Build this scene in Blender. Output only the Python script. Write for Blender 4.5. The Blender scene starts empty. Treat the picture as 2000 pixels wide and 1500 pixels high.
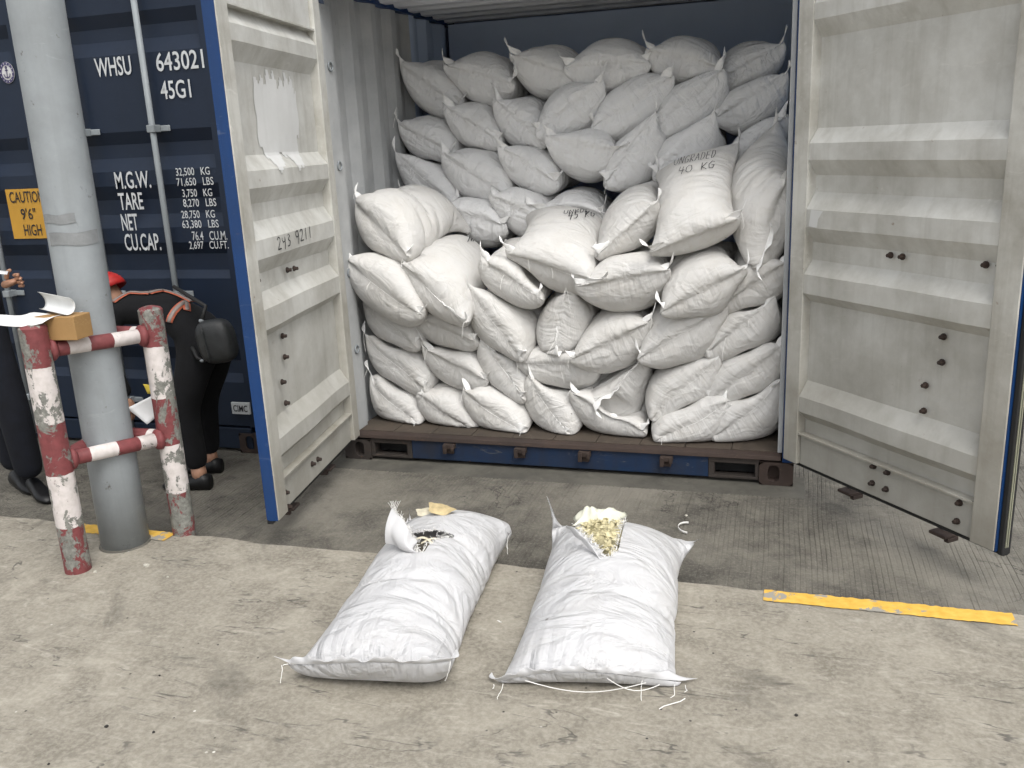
import bpy, bmesh, math, random
import numpy as np
from mathutils import Vector, Matrix
from mathutils.bvhtree import BVHTree

random.seed(7)
rng = np.random.default_rng(11)
sc = bpy.context.scene
COL = sc.collection

# ------------------------------------------------------------------ camera
CAM = np.array([2.3728, -4.3052, 1.7053])
CR = np.array([0.95639555, 0.28842013, -0.04605846])
CU = np.array([-0.03333769, 0.26446168, 0.96381981])
CF = np.array([-0.29016574, 0.92025749, -0.26254524])
FPX = 1741.74                        # focal length in pixels of a 2000 px wide picture
cam_data = bpy.data.cameras.new('camera')
cam = bpy.data.objects.new('camera', cam_data)
COL.objects.link(cam)
cam_data.sensor_fit = 'HORIZONTAL'
cam_data.sensor_width = 36.0
cam_data.lens = 36.0 * FPX / 2000.0
cam_data.clip_start = 0.05
cam_data.clip_end = 500.0
mw = Matrix.Identity(4)
for i in range(3):
    mw[i][0] = CR[i]; mw[i][1] = CU[i]; mw[i][2] = -CF[i]; mw[i][3] = CAM[i]
cam.matrix_world = mw
sc.camera = cam

# ------------------------------------------------------------------ sky, sun, exposure
SUN_DIR = Vector((0.36, -0.42, 0.90)).normalized()      # towards the light
sun_elev = math.asin(SUN_DIR.z)
sun_azim = math.atan2(SUN_DIR.x, SUN_DIR.y)
world = bpy.data.worlds.new('World')
sc.world = world
world.use_nodes = True
wn, wl = world.node_tree.nodes, world.node_tree.links
wn.clear()
wo = wn.new('ShaderNodeOutputWorld')
wb = wn.new('ShaderNodeBackground')
sky = wn.new('ShaderNodeTexSky')
sky.sky_type = 'NISHITA'
sky.sun_disc = False
sky.sun_elevation = sun_elev
sky.sun_rotation = sun_azim
sky.air_density = 1.0
sky.dust_density = 4.0
hs = wn.new('ShaderNodeHueSaturation')                  # thin overcast: the blue is washed out evenly
hs.inputs['Saturation'].default_value = 0.16
wl.new(sky.outputs['Color'], hs.inputs['Color'])
wl.new(hs.outputs['Color'], wb.inputs['Color'])
wb.inputs['Strength'].default_value = 0.15
wl.new(wb.outputs['Background'], wo.inputs['Surface'])
sun_data = bpy.data.lights.new('sun', 'SUN')
sun_data.energy = 0.75
sun_data.angle = math.radians(30)
sun_data.color = (1.0, 0.965, 0.90)
sun = bpy.data.objects.new('sun', sun_data)
COL.objects.link(sun)
sun.location = (6, -6, 12)
sun.rotation_euler = SUN_DIR.to_track_quat('Z', 'Y').to_euler()
sc.view_settings.view_transform = 'Standard'
sc.view_settings.look = 'None'
sc.view_settings.gamma = 1.0
sc.view_settings.use_curve_mapping = False
sc.view_settings.exposure = 0.66
sc.cycles.max_bounces = 5
sc.cycles.diffuse_bounces = 4
sc.cycles.glossy_bounces = 2
sc.cycles.transmission_bounces = 3
sc.cycles.transparent_max_bounces = 6
sc.cycles.use_adaptive_sampling = True
sc.cycles.adaptive_threshold = 0.04
sc.cycles.use_denoising = True

# ------------------------------------------------------------------ measuring helpers
def ray(px, py):
    return CF * FPX + CR * (px - 1000.0) - CU * (py - 750.0)
def on_y(px, py, y):
    d = ray(px, py); return CAM + d * ((y - CAM[1]) / d[1])
def on_z(px, py, z):
    d = ray(px, py); return CAM + d * ((z - CAM[2]) / d[2])
def on_plane(px, py, h, n):
    d = ray(px, py); n = np.array([n[0], n[1], 0.0]); h = np.array([h[0], h[1], 0.0])
    return CAM + d * (((h - CAM) @ n) / (d @ n))

# ------------------------------------------------------------------ object helpers
def tag(o, label=None, cat=None, group=None, kind=None):
    if label: o['label'] = label
    if cat: o['category'] = cat
    if group: o['group'] = group
    if kind: o['kind'] = kind
    return o
def empty(name, loc, label=None, cat=None, group=None):
    o = bpy.data.objects.new(name, None)
    o.empty_display_size = 0.1
    COL.objects.link(o); o.location = loc
    return tag(o, label, cat, group)
def origin(o):
    v = Vector((0, 0, 0))
    while o is not None:
        v += Vector(o.location); o = o.parent
    return v

class MB:
    """collects shapes in world coordinates and links them as ONE mesh object"""
    def __init__(s): s.v = []; s.f = []; s.uv = []; s.mi = []
    def add(s, vs, fs, uvs=None, mi=0):
        k = len(s.v)
        s.v.extend([tuple(map(float, p)) for p in vs])
        for q, f in enumerate(fs):
            s.f.append([i + k for i in f])
            s.uv.append(uvs[q] if uvs else [(0.0, 0.0)] * len(f))
            s.mi.append(mi)
        return s
    def hexa(s, c, mi=0):
        """eight corners: bottom ring 0-3, top ring 4-7"""
        return s.add(c, [[3, 2, 1, 0], [4, 5, 6, 7], [0, 1, 5, 4], [1, 2, 6, 5], [2, 3, 7, 6], [3, 0, 4, 7]], None, mi)
    def box(s, x0, x1, y0, y1, z0, z1, mi=0):
        return s.hexa([(x0, y0, z0), (x1, y0, z0), (x1, y1, z0), (x0, y1, z0), (x0, y0, z1), (x1, y0, z1), (x1, y1, z1), (x0, y1, z1)], mi)
    def obox(s, c, ax, ay, az, hx, hy, hz, mi=0):
        c = np.asarray(c, float); ax = np.asarray(ax, float) * hx; ay = np.asarray(ay, float) * hy; az = np.asarray(az, float) * hz
        return s.hexa([c - ax - ay - az, c + ax - ay - az, c + ax + ay - az, c - ax + ay - az, c - ax - ay + az, c + ax - ay + az, c + ax + ay + az, c - ax + ay + az], mi)
    def tube(s, pts, rad, n=14, cap=True, mi=0, uvoff=0.0):
        pts = [np.asarray(p, float) for p in pts]
        if not hasattr(rad, '__len__'): rad = [rad] * len(pts)
        vs, fs, uvs = [], [], []
        t0 = pts[1] - pts[0]; t0 = t0 / np.linalg.norm(t0)
        ref = np.array([0, 0, 1.0]) if abs(t0[2]) < 0.9 else np.array([1.0, 0, 0])
        a = np.cross(t0, ref); a /= np.linalg.norm(a)
        L = [0.0]
        for i in range(1, len(pts)): L.append(L[-1] + np.linalg.norm(pts[i] - pts[i - 1]))
        for i, p in enumerate(pts):
            t = pts[min(i + 1, len(pts) - 1)] - pts[max(i - 1, 0)]
            t = t / (np.linalg.norm(t) + 1e-9)
            a = a - t * (a @ t); a /= (np.linalg.norm(a) + 1e-9)
            b = np.cross(t, a)
            for k in range(n):
                th = 2 * math.pi * k / n
                vs.append(p + rad[i] * (math.cos(th) * a + math.sin(th) * b))
        for i in range(len(pts) - 1):
            for k in range(n):
                k2 = (k + 1) % n
                fs.append([i * n + k, i * n + k2, (i + 1) * n + k2, (i + 1) * n + k])
                uvs.append([(k / n, L[i] + uvoff), ((k + 1) / n, L[i] + uvoff), ((k + 1) / n, L[i + 1] + uvoff), (k / n, L[i + 1] + uvoff)])
        if cap:
            fs.append(list(range(n - 1, -1, -1))); uvs.append([(0.5, L[0] + uvoff)] * n)
            m = (len(pts) - 1) * n
            fs.append(list(range(m, m + n))); uvs.append([(0.5, L[-1] + uvoff)] * n)
        return s.add(vs, fs, uvs, mi)
    def ball(s, c, rx, ry, rz, nu=12, nv=8, jit=0.0, mi=0):
        vs = [(c[0], c[1], c[2] - rz)]
        for i in range(1, nv):
            ph = -math.pi / 2 + math.pi * i / nv
            for j in range(nu):
                th = 2 * math.pi * j / nu; q = 1 + (random.random() - .5) * jit
                vs.append((c[0] + q * rx * math.cos(ph) * math.cos(th), c[1] + q * ry * math.cos(ph) * math.sin(th), c[2] + q * rz * math.sin(ph)))
        vs.append((c[0], c[1], c[2] + rz)); fs = []
        for j in range(nu): fs.append([0, 1 + (j + 1) % nu, 1 + j])
        for i in range(nv - 2):
            for j in range(nu):
                a = 1 + i * nu + j; b = 1 + i * nu + (j + 1) % nu
                fs.append([a, b, b + nu, a + nu])
        t = len(vs) - 1; m = 1 + (nv - 2) * nu
        for j in range(nu): fs.append([m + j, m + (j + 1) % nu, t])
        return s.add(vs, fs, None, mi)
    def build(s, name, mat, parent=None, smooth=False, bevel=0.0, subsurf=0, autosmooth=None, thick=0.0):
        o0 = origin(parent) if parent is not None else Vector((0, 0, 0))
        me = bpy.data.meshes.new(name)
        me.from_pydata([(p[0] - o0.x, p[1] - o0.y, p[2] - o0.z) for p in s.v], [], s.f)
        mats = mat if isinstance(mat, (list, tuple)) else [mat]
        for m in mats: me.materials.append(m)
        ul = me.uv_layers.new(name='UVMap')
        flat = [c for f in s.uv for q in f for c in q]
        ul.data.foreach_set('uv', flat)
        if len(mats) > 1: me.polygons.foreach_set('material_index', s.mi)
        if smooth: me.polygons.foreach_set('use_smooth', [True] * len(me.polygons))
        me.validate(); me.update()
        o = bpy.data.objects.new(name, me)
        COL.objects.link(o)
        if parent is not None: o.parent = parent
        if bevel > 0:
            b = o.modifiers.new('bevel', 'BEVEL'); b.width = bevel; b.segments = 2; b.limit_method = 'ANGLE'; b.angle_limit = math.radians(40)
        if thick > 0:
            b = o.modifiers.new('solid', 'SOLIDIFY'); b.thickness = thick; b.offset = 0.0
        if subsurf:
            b = o.modifiers.new('sub', 'SUBSURF'); b.levels = subsurf; b.render_levels = subsurf
        return o

# ------------------------------------------------------------------ materials
class NT:
    def __init__(s, name):
        s.m = bpy.data.materials.new(name); s.m.use_nodes = True
        s.t = s.m.node_tree; s.n = s.t.nodes; s.l = s.t.links
        s.bsdf = s.n['Principled BSDF']
        s._tc = None; s._geo = None
    def tc(s, w='Object'):
        if s._tc is None: s._tc = s.n.new('ShaderNodeTexCoord')
        return s._tc.outputs[w]
    def pos(s):
        if s._geo is None: s._geo = s.n.new('ShaderNodeNewGeometry')
        return s._geo.outputs['Position']
    def val(s, sock, v):
        if isinstance(v, (int, float, tuple, list)): sock.default_value = v if not isinstance(v, (tuple, list)) or len(v) != 3 or sock.type != 'RGBA' else (*v, 1)
        else: s.l.new(v, sock)
    def mapping(s, vec, scale=(1, 1, 1), rot=(0, 0, 0), loc=(0, 0, 0)):
        m = s.n.new('ShaderNodeMapping'); s.l.new(vec, m.inputs['Vector'])
        m.inputs['Scale'].default_value = scale; m.inputs['Rotation'].default_value = rot; m.inputs['Location'].default_value = loc
        return m.outputs['Vector']
    def noise(s, vec, scale, detail=4, rough=0.55, dist=0.0):
        n = s.n.new('ShaderNodeTexNoise'); s.l.new(vec, n.inputs['Vector'])
        n.inputs['Scale'].default_value = scale; n.inputs['Detail'].default_value = detail
        n.inputs['Roughness'].default_value = rough; n.inputs['Distortion'].default_value = dist
        return n.outputs['Fac']
    def voro(s, vec, scale, feat='DISTANCE_TO_EDGE'):
        n = s.n.new('ShaderNodeTexVoronoi'); s.l.new(vec, n.inputs['Vector']); n.feature = feat
        n.inputs['Scale'].default_value = scale
        return n.outputs['Distance']
    def ramp(s, fac, lo, hi, a=0.0, b=1.0, smooth=False):
        n = s.n.new('ShaderNodeMapRange'); s.l.new(fac, n.inputs['Value'])
        if smooth: n.interpolation_type = 'SMOOTHSTEP'
        n.inputs['From Min'].default_value = lo; n.inputs['From Max'].default_value = hi
        n.inputs['To Min'].default_value = a; n.inputs['To Max'].default_value = b
        n.clamp = True
        return n.outputs['Result']
    def math(s, op, a, b=0.0):
        n = s.n.new('ShaderNodeMath'); n.operation = op
        s.val(n.inputs[0], a); s.val(n.inputs[1], b)
        return n.outputs[0]
    def mix(s, fac, a, b, mode='MIX'):
        n = s.n.new('ShaderNodeMix'); n.data_type = 'RGBA'; n.blend_type = mode
        s.val(n.inputs[0], fac)
        for sock, v in ((n.inputs[6], a), (n.inputs[7], b)):
            if isinstance(v, (tuple, list)): sock.default_value = (*v[:3], 1)
            else: s.l.new(v, sock)
        return n.outputs[2]
    def sep(s, vec):
        n = s.n.new('ShaderNodeSeparateXYZ'); s.l.new(vec, n.inputs[0]); return n.outputs
    def bump(s, h, strength=0.3, dist=0.01, prev=None):
        n = s.n.new('ShaderNodeBump'); s.l.new(h, n.inputs['Height'])
        n.inputs['Strength'].default_value = strength; n.inputs['Distance'].default_value = dist
        if prev is not None: s.l.new(prev, n.inputs['Normal'])
        return n.outputs['Normal']
    def out(s, col, rough=0.6, normal=None, metal=0.0, spec=0.4):
        if isinstance(col, (tuple, list)): s.bsdf.inputs['Base Color'].default_value = (*col[:3], 1)
        else: s.l.new(col, s.bsdf.inputs['Base Color'])
        s.val(s.bsdf.inputs['Roughness'], rough); s.val(s.bsdf.inputs['Metallic'], metal)
        s.bsdf.inputs['Specular IOR Level'].default_value = spec
        if normal is not None: s.l.new(normal, s.bsdf.inputs['Normal'])
        return s.m

def simple(name, col, rough=0.6, var=0.15, scale=12.0, bump=0.15, metal=0.0, spec=0.4):
    t = NT(name); v = t.pos()
    n = t.noise(v, scale, 5)
    c = t.mix(t.ramp(n, .3, .7), tuple(x * (1 - var) for x in col), tuple(min(1, x * (1 + var)) for x in col))
    return t.out(c, rough, t.bump(t.noise(v, scale * 6, 4), bump, .004), metal, spec)

def m_platform():
    t = NT('trowelled_concrete'); v = t.pos()
    sm = t.mapping(v, (1, 1, .02))
    big = t.noise(sm, 1.1, 5, .6)
    mid = t.noise(sm, 5.5, 8, .68, .6)
    fine = t.noise(sm, 60, 5, .7)
    c = t.mix(t.ramp(mid, .28, .72), (.145, .130, .104), (.37, .342, .283))
    c = t.mix(t.math('MULTIPLY', t.ramp(big, .35, .68), .5), c, (.205, .186, .150))
    c = t.mix(t.math('MULTIPLY', t.ramp(fine, .42, .62), .35), c, (.45, .42, .36))
    # dusty light streaks, trowel direction
    st = t.noise(t.mapping(sm, (2.2, 9, 1), (0, 0, .5)), 3.0, 6, .7, 1.2)
    c = t.mix(t.math('MULTIPLY', t.ramp(st, .56, .74), .55), c, (.50, .47, .405))
    # rubber scuffs: thin distorted contour lines, only in patches
    for k, (rz, sx, sy, lo, hi) in enumerate(((.5, .8, 3.6, .497, .503), (-.75, 1.0, 4.2, .496, .503), (1.2, .7, 3.0, .4975, .5025))):
        w = t.noise(t.mapping(sm, (sx, sy, 1), (0, 0, rz), (k * 3.1, k * 1.7, 0)), 1.3, 5, .55, .5)
        a = t.math('MULTIPLY', t.ramp(w, lo - .004, lo), t.ramp(w, hi, hi + .004, 1, 0))
        msk = t.ramp(t.noise(t.mapping(sm, loc=(k * 7, 3, 0)), 1.9, 4, .6), .52, .60)
        c = t.mix(t.math('MULTIPLY', t.math('MULTIPLY', t.math('MULTIPLY', a, msk), t.ramp(t.noise(sm, 14, 3), .42, .55)), .75), c, (.080, .075, .068))
    blot = t.noise(t.mapping(sm, loc=(9, 4, 0)), 2.6, 6, .7, .8)
    c = t.mix(t.math('MULTIPLY', t.ramp(blot, .54, .70), .6), c, (.095, .088, .074))
    sp = t.voro(sm, 26, 'F1')
    spm = t.math('MULTIPLY', t.ramp(sp, .07, .13, 1, 0), t.ramp(t.noise(sm, 9, 3), .56, .62))
    c = t.mix(spm, c, (.05, .048, .045))
    sp2 = t.math('MULTIPLY', t.ramp(t.voro(t.mapping(sm, loc=(2, 5, 0)), 19, 'F1'), .06, .10, 1, 0), t.ramp(t.noise(sm, 7, 3), .60, .66))
    c = t.mix(sp2, c, (.62, .60, .55))
    b = t.bump(mid, .35, .02)
    b = t.bump(fine, .35, .004, b)
    return t.out(c, .88, b, 0, .25)
def m_road():
    t = NT('grooved_road_concrete'); v = t.pos()
    sm = t.mapping(v, (1, 1, .02))
    big = t.noise(sm, .9, 5, .6, .5)
    mid = t.noise(sm, 7, 8, .7, .8)
    fine = t.noise(sm, 75, 4, .7)
    c = t.mix(t.ramp(mid, .3, .7), (.060, .056, .048), (.170, .159, .134))
    c = t.mix(t.math('MULTIPLY', t.ramp(big, .46, .66), .6), c, (.24, .225, .19))
    c = t.mix(t.math('MULTIPLY', t.ramp(t.noise(t.mapping(sm, loc=(4, 8, 0)), 2.4, 6, .7), .52, .68), .7), c, (.036, .034, .031))
    c = t.mix(t.math('MULTIPLY', t.ramp(fine, .5, .66), .4), c, (.25, .235, .205))
    cr = t.noise(t.mapping(sm, (.9, .9, 1), (0, 0, .3)), 1.1, 7, .62)
    crm = t.math('MULTIPLY', t.ramp(cr, .4935, .497), t.ramp(cr, .499, .5025, 1, 0))
    c = t.mix(t.math('MULTIPLY', t.math('MULTIPLY', crm, t.ramp(t.noise(t.mapping(sm, loc=(1, 6, 0)), 1.3, 2), .55, .62)), .7), c, (.025, .024, .022))
    b = t.bump(mid, .4, .02); b = t.bump(fine, .4, .004, b)
    return t.out(c, .9, b, 0, .25)
def m_yellow():
    t = NT('worn_yellow_paint'); v = t.pos()
    n = t.noise(t.mapping(v, (1, 1, .05)), 20, 8, .75, .6)
    n2 = t.noise(t.mapping(v, (1, 1, .05)), 5, 3, .6)
    chip = t.math('ADD', n, t.math('MULTIPLY', t.math('SUBTRACT', n2, .5), .9))
    c = t.mix(t.ramp(t.noise(v, 30, 4), .35, .7), (.60, .36, .06), (.74, .47, .10))
    c = t.mix(t.ramp(chip, .545, .565), c, (.30, .285, .25))
    return t.out(c, .75, t.bump(t.noise(v, 80, 4), .3, .004), 0, .3)
def m_sack(name, base=(.87, .87, .868), dirt=.12, kb=1.35):
    t = NT(name)
    uv = t.tc('UV'); pos = t.pos(); s = t.sep(uv)
    oi = t.n.new('ShaderNodeObjectInfo')
    vv = t.n.new('ShaderNodeVectorMath'); vv.operation = 'ADD'
    t.l.new(uv, vv.inputs[0])
    cmb = t.n.new('ShaderNodeCombineXYZ'); t.l.new(t.math('MULTIPLY', oi.outputs['Random'], 37.0), cmb.inputs[0]); t.l.new(t.math('MULTIPLY', oi.outputs['Random'], 91.0), cmb.inputs[2])
    t.l.new(cmb.outputs[0], vv.inputs[1]); u2 = vv.outputs[0]
    pl = t.noise(t.mapping(u2, (22, 2.6, 1)), 1.0, 3, .5, .8)      # pleats run away from the seams
    cr = t.noise(t.mapping(u2, (6, 8, 1), (0, 0, .6)), 1.0, 3, .5, 1.8)  # soft crumples
    endm = t.math('ADD', t.ramp(s[1], .0, .22, 1, 0), t.ramp(s[1], .80, 1.0))
    weave = t.math('ADD', t.noise(t.mapping(uv, (520, 14, 1)), 1.0, 1), t.noise(t.mapping(uv, (14, 420, 1)), 1.0, 1))
    b = t.bump(t.math('MULTIPLY', pl, t.math('ADD', t.math('MULTIPLY', endm, .9), .18)), .5 * kb, .03)
    b = t.bump(cr, min(1.0, .42 * kb), .045, b)
    b = t.bump(weave, .10, .003, b)
    d = t.noise(pos, 6, 6, .7); d2 = t.noise(pos, 22, 5, .7)
    c = t.mix(t.math('MULTIPLY', t.ramp(d, .45, .75), dirt), base, (.56, .52, .45))
    c = t.mix(t.math('MULTIPLY', t.ramp(d2, .60, .72), dirt * .8), c, (.50, .455, .385))
    c = t.mix(t.math('MULTIPLY', oi.outputs['Random'], .12), c, (.60, .575, .53))
    c = t.mix(t.math('MULTIPLY', t.ramp(t.noise(t.mapping(u2, (60, 4, 1)), 1.0, 3), .45, .7), .10), c, (.66, .65, .64))
    sp = t.math('MULTIPLY', t.ramp(t.voro(u2, 9, 'F1'), .035, .06, 1, 0), t.ramp(t.noise(u2, 2.3, 2), .56, .60))
    c = t.mix(t.math('MULTIPLY', sp, .75), c, (.10, .085, .07))
    m = t.out(c, .52, b, 0, .35)
    # woven plastic lets a little light through
    tr = t.n.new('ShaderNodeBsdfTranslucent'); t.l.new(c, tr.inputs['Color']); t.l.new(b, tr.inputs['Normal'])
    mx = t.n.new('ShaderNodeMixShader'); mx.inputs[0].default_value = .12
    t.l.new(t.bsdf.outputs[0], mx.inputs[1]); t.l.new(tr.outputs[0], mx.inputs[2])
    t.l.new(mx.outputs[0], t.n['Material Output'].inputs['Surface'])
    return m
def m_paint(name, base, grime, rustc=(.16, .075, .035), gamt=.5, ramt=.5, rough=.55, streak=True, scuff=(.75, .74, .70), scamt=.25, rth=.66, low=0.0):
    t = NT(name); v = t.pos()
    n = t.noise(v, 3.2, 7, .65)
    c = t.mix(t.math('MULTIPLY', t.ramp(n, .38, .68), gamt), base, grime)
    if streak:
        st = t.noise(t.mapping(v, (16, 16, .8)), 1.0, 5, .6, .3)
        c = t.mix(t.math('MULTIPLY', t.ramp(st, .5, .75), gamt * .6), c, grime)
    sf = t.noise(t.mapping(v, (7, 7, 22), (0, .5, 0)), 1.0, 6, .75, 1.2)
    c = t.mix(t.math('MULTIPLY', t.ramp(sf, .60, .70), scamt), c, scuff)
    if low:                                     # splashed dirt, thickest near the ground
        zz = t.math('ADD', t.sep(v)[2], t.math('MULTIPLY', t.math('SUBTRACT', t.noise(v, 4, 6, .7), .5), .9))
        c = t.mix(t.math('MULTIPLY', t.ramp(zz, .15, 1.25, 1, 0), low), c, grime)
    ru = t.noise(v, 16, 8, .7)
    c = t.mix(t.math('MULTIPLY', t.ramp(ru, rth, rth + .06), ramt), c, rustc)
    b = t.bump(t.noise(v, 5, 4), .12, .02); b = t.bump(t.noise(v, 90, 3), .12, .002, b)
    return t.out(c, t.ramp(n, .3, .7, rough - .08, rough + .15), b, 0, .4)
def m_guard(name, bands, first_red=True, peel=.55, red=(.185, .050, .052), seed=0):
    """bands: boundaries in metres along the tube (UV y)"""
    t = NT(name); uv = t.sep(t.tc('UV')); v = t.pos()
    wob = t.math('MULTIPLY', t.math('SUBTRACT', t.noise(v, 25, 3), .5), .012)
    h = t.math('ADD', uv[1], wob)
    cur = None; isred = first_red
    fac = 1.0 if first_red else 0.0
    acc = None
    for b in bands:
        g = t.math('GREATER_THAN', h, b)
        isred = not isred
        acc = g if acc is None else t.math('ADD', acc, g)
    par = t.math('MODULO', acc, 2.0) if acc is not None else 0.0
    cr_ = t.mix(t.ramp(t.noise(v, 40, 4), .35, .7), tuple(x * .85 for x in red), tuple(x * 1.2 for x in red))
    v = t.mapping(v, loc=(seed * 1.37, seed * 2.1, seed * .73))
    cw = t.mix(t.ramp(t.noise(v, 30, 5), .4, .75), (.66, .61, .59), (.50, .46, .43))
    c = t.mix(par, cr_, cw) if first_red else t.mix(par, cw, cr_)
    pn = t.noise(t.mapping(v, (1, 1, .75)), 13, 10, .72, .4)
    side = t.noise(t.mapping(v, (1, 1, .4)), 5, 2, .5)
    pk = t.math('ADD', pn, t.math('MULTIPLY', t.math('SUBTRACT', side, .5), .35))
    thr = 1 - peel
    pm = t.ramp(pk, thr + .04, thr + .055)
    bare = t.mix(t.ramp(t.noise(v, 60, 5, .7), .35, .65), (.13, .13, .115), (.26, .26, .235))
    c = t.mix(pm, c, bare)
    rs = t.ramp(t.noise(t.mapping(v, loc=(3, 3, 3)), 22, 7, .7), .66, .70)
    c = t.mix(t.math('MULTIPLY', rs, .6), c, (.12, .07, .045))
    b = t.bump(t.math('MULTIPLY', pm, -1.0), .5, .003); b = t.bump(t.noise(v, 120, 3), .15, .002, b)
    return t.out(c, .6, b, 0, .35)

M = {}
M['platform'] = m_platform()
M['road'] = m_road()
M['yellow'] = m_yellow()
M['sack'] = m_sack('woven_sack_fabric')  # default base lightened to make up for shade on the upper rows
M['sack_clean_dimmed'] = m_sack('clean_dimmed_sack_fabric', (.59, .59, .60), .16, 1.6)  # base darkened to offset the bright light on the front sacks
M['sack_dusty_dimmed'] = m_sack('dusty_dimmed_sack_fabric', (.69, .68, .66), .35, .85)  # dust tint, also darkened to hold down the stronger light on lower rows
M['hem'] = simple('sack_hem', (.82, .815, .80), .65, .10, 40, .3)
M['thread'] = simple('white_thread', (.78, .77, .74), .7, .05)
M['door_paint'] = m_paint('pale_door_paint', (.59, .59, .56), (.27, .255, .215), ramt=.6, gamt=.55, low=.6, scamt=.3, scuff=(.70, .69, .65))
M['door_strip'] = m_paint('pale_door_frame_paint', (.59, .585, .545), (.26, .24, .195), ramt=.65, gamt=.75, low=.6, scamt=.35)
M['white_paint'] = m_paint('fresh_white_paint', (.66, .665, .655), (.54, .54, .52), ramt=0.0, gamt=.5, scamt=0)
M['navy'] = m_paint('navy_container_paint', (.0068, .015, .034), (.009, .016, .028), gamt=.35, ramt=.0, rough=.5, scuff=(.05, .07, .10), scamt=.12)
M['blue'] = m_paint('blue_container_paint', (.006, .040, .145), (.010, .030, .085), gamt=.4, ramt=.35, rough=.45, scuff=(.20, .23, .28), scamt=.25)
M['sill_blue'] = m_paint('scraped_blue_sill_paint', (.006, .024, .068), (.022, .020, .019), gamt=.6, ramt=.8, rough=.6, scuff=(.16, .15, .13), scamt=.5)
M['inner_wall'] = m_paint('scuffed_inner_wall_paint', (.46, .47, .47), (.30, .31, .32), gamt=.7, ramt=.5, rough=.6, scuff=(.5, .5, .47), scamt=.35)
M['inner_glare'] = m_paint('blue_glare_inner_paint', (.60, .71, .90), (.54, .65, .85), gamt=.5, ramt=.1, rough=.6, scamt=.1)  # pale blue put into the colour for the veiling glare deep inside
M['roof_in'] = m_paint('roof_inner_paint', (.72, .74, .78), (.60, .62, .68), gamt=.5, ramt=.1, rough=.6, streak=False, scamt=.1)
M['rust'] = m_paint('rusty_steel', (.050, .033, .026), (.028, .022, .020), gamt=.7, ramt=.6, rough=.8, scuff=(.15, .09, .06), scamt=.5)
M['rust_dark'] = m_paint('dark_rusty_steel', (.045, .036, .031), (.02, .018, .016), gamt=.7, ramt=.5, rough=.8, scuff=(.10, .06, .04), scamt=.4)
M['ply'] = m_paint('worn_floor_timber', (.075, .058, .044), (.038, .032, .026), gamt=.6, ramt=.4, rough=.85, scuff=(.17, .14, .11), scamt=.5)
M['galv'] = m_paint('galvanised_steel', (.27, .295, .31), (.19, .21, .22), gamt=.5, ramt=.25, rough=.5, scamt=.2)
M['dark_rubber'] = simple('dark_rubber', (.018, .018, .018), .7)
M['pale_rubber'] = simple('pale_rubber_lip', (.30, .30, .22), .7)
M['letter'] = simple('white_lettering', (.55, .57, .58), .6, .12, 30)
M['ink'] = simple('black_marker_ink', (.02, .02, .025), .6)
M['plinth'] = m_paint('dirty_plinth_concrete', (.12, .113, .095), (.05, .048, .043), gamt=.7, ramt=.3, rough=.9, scuff=(.2, .19, .16), scamt=.4)

# ================================================================== SETTING
ROADZ, PLATZ, KERB = 0.0, 0.10, -1.255

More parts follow.
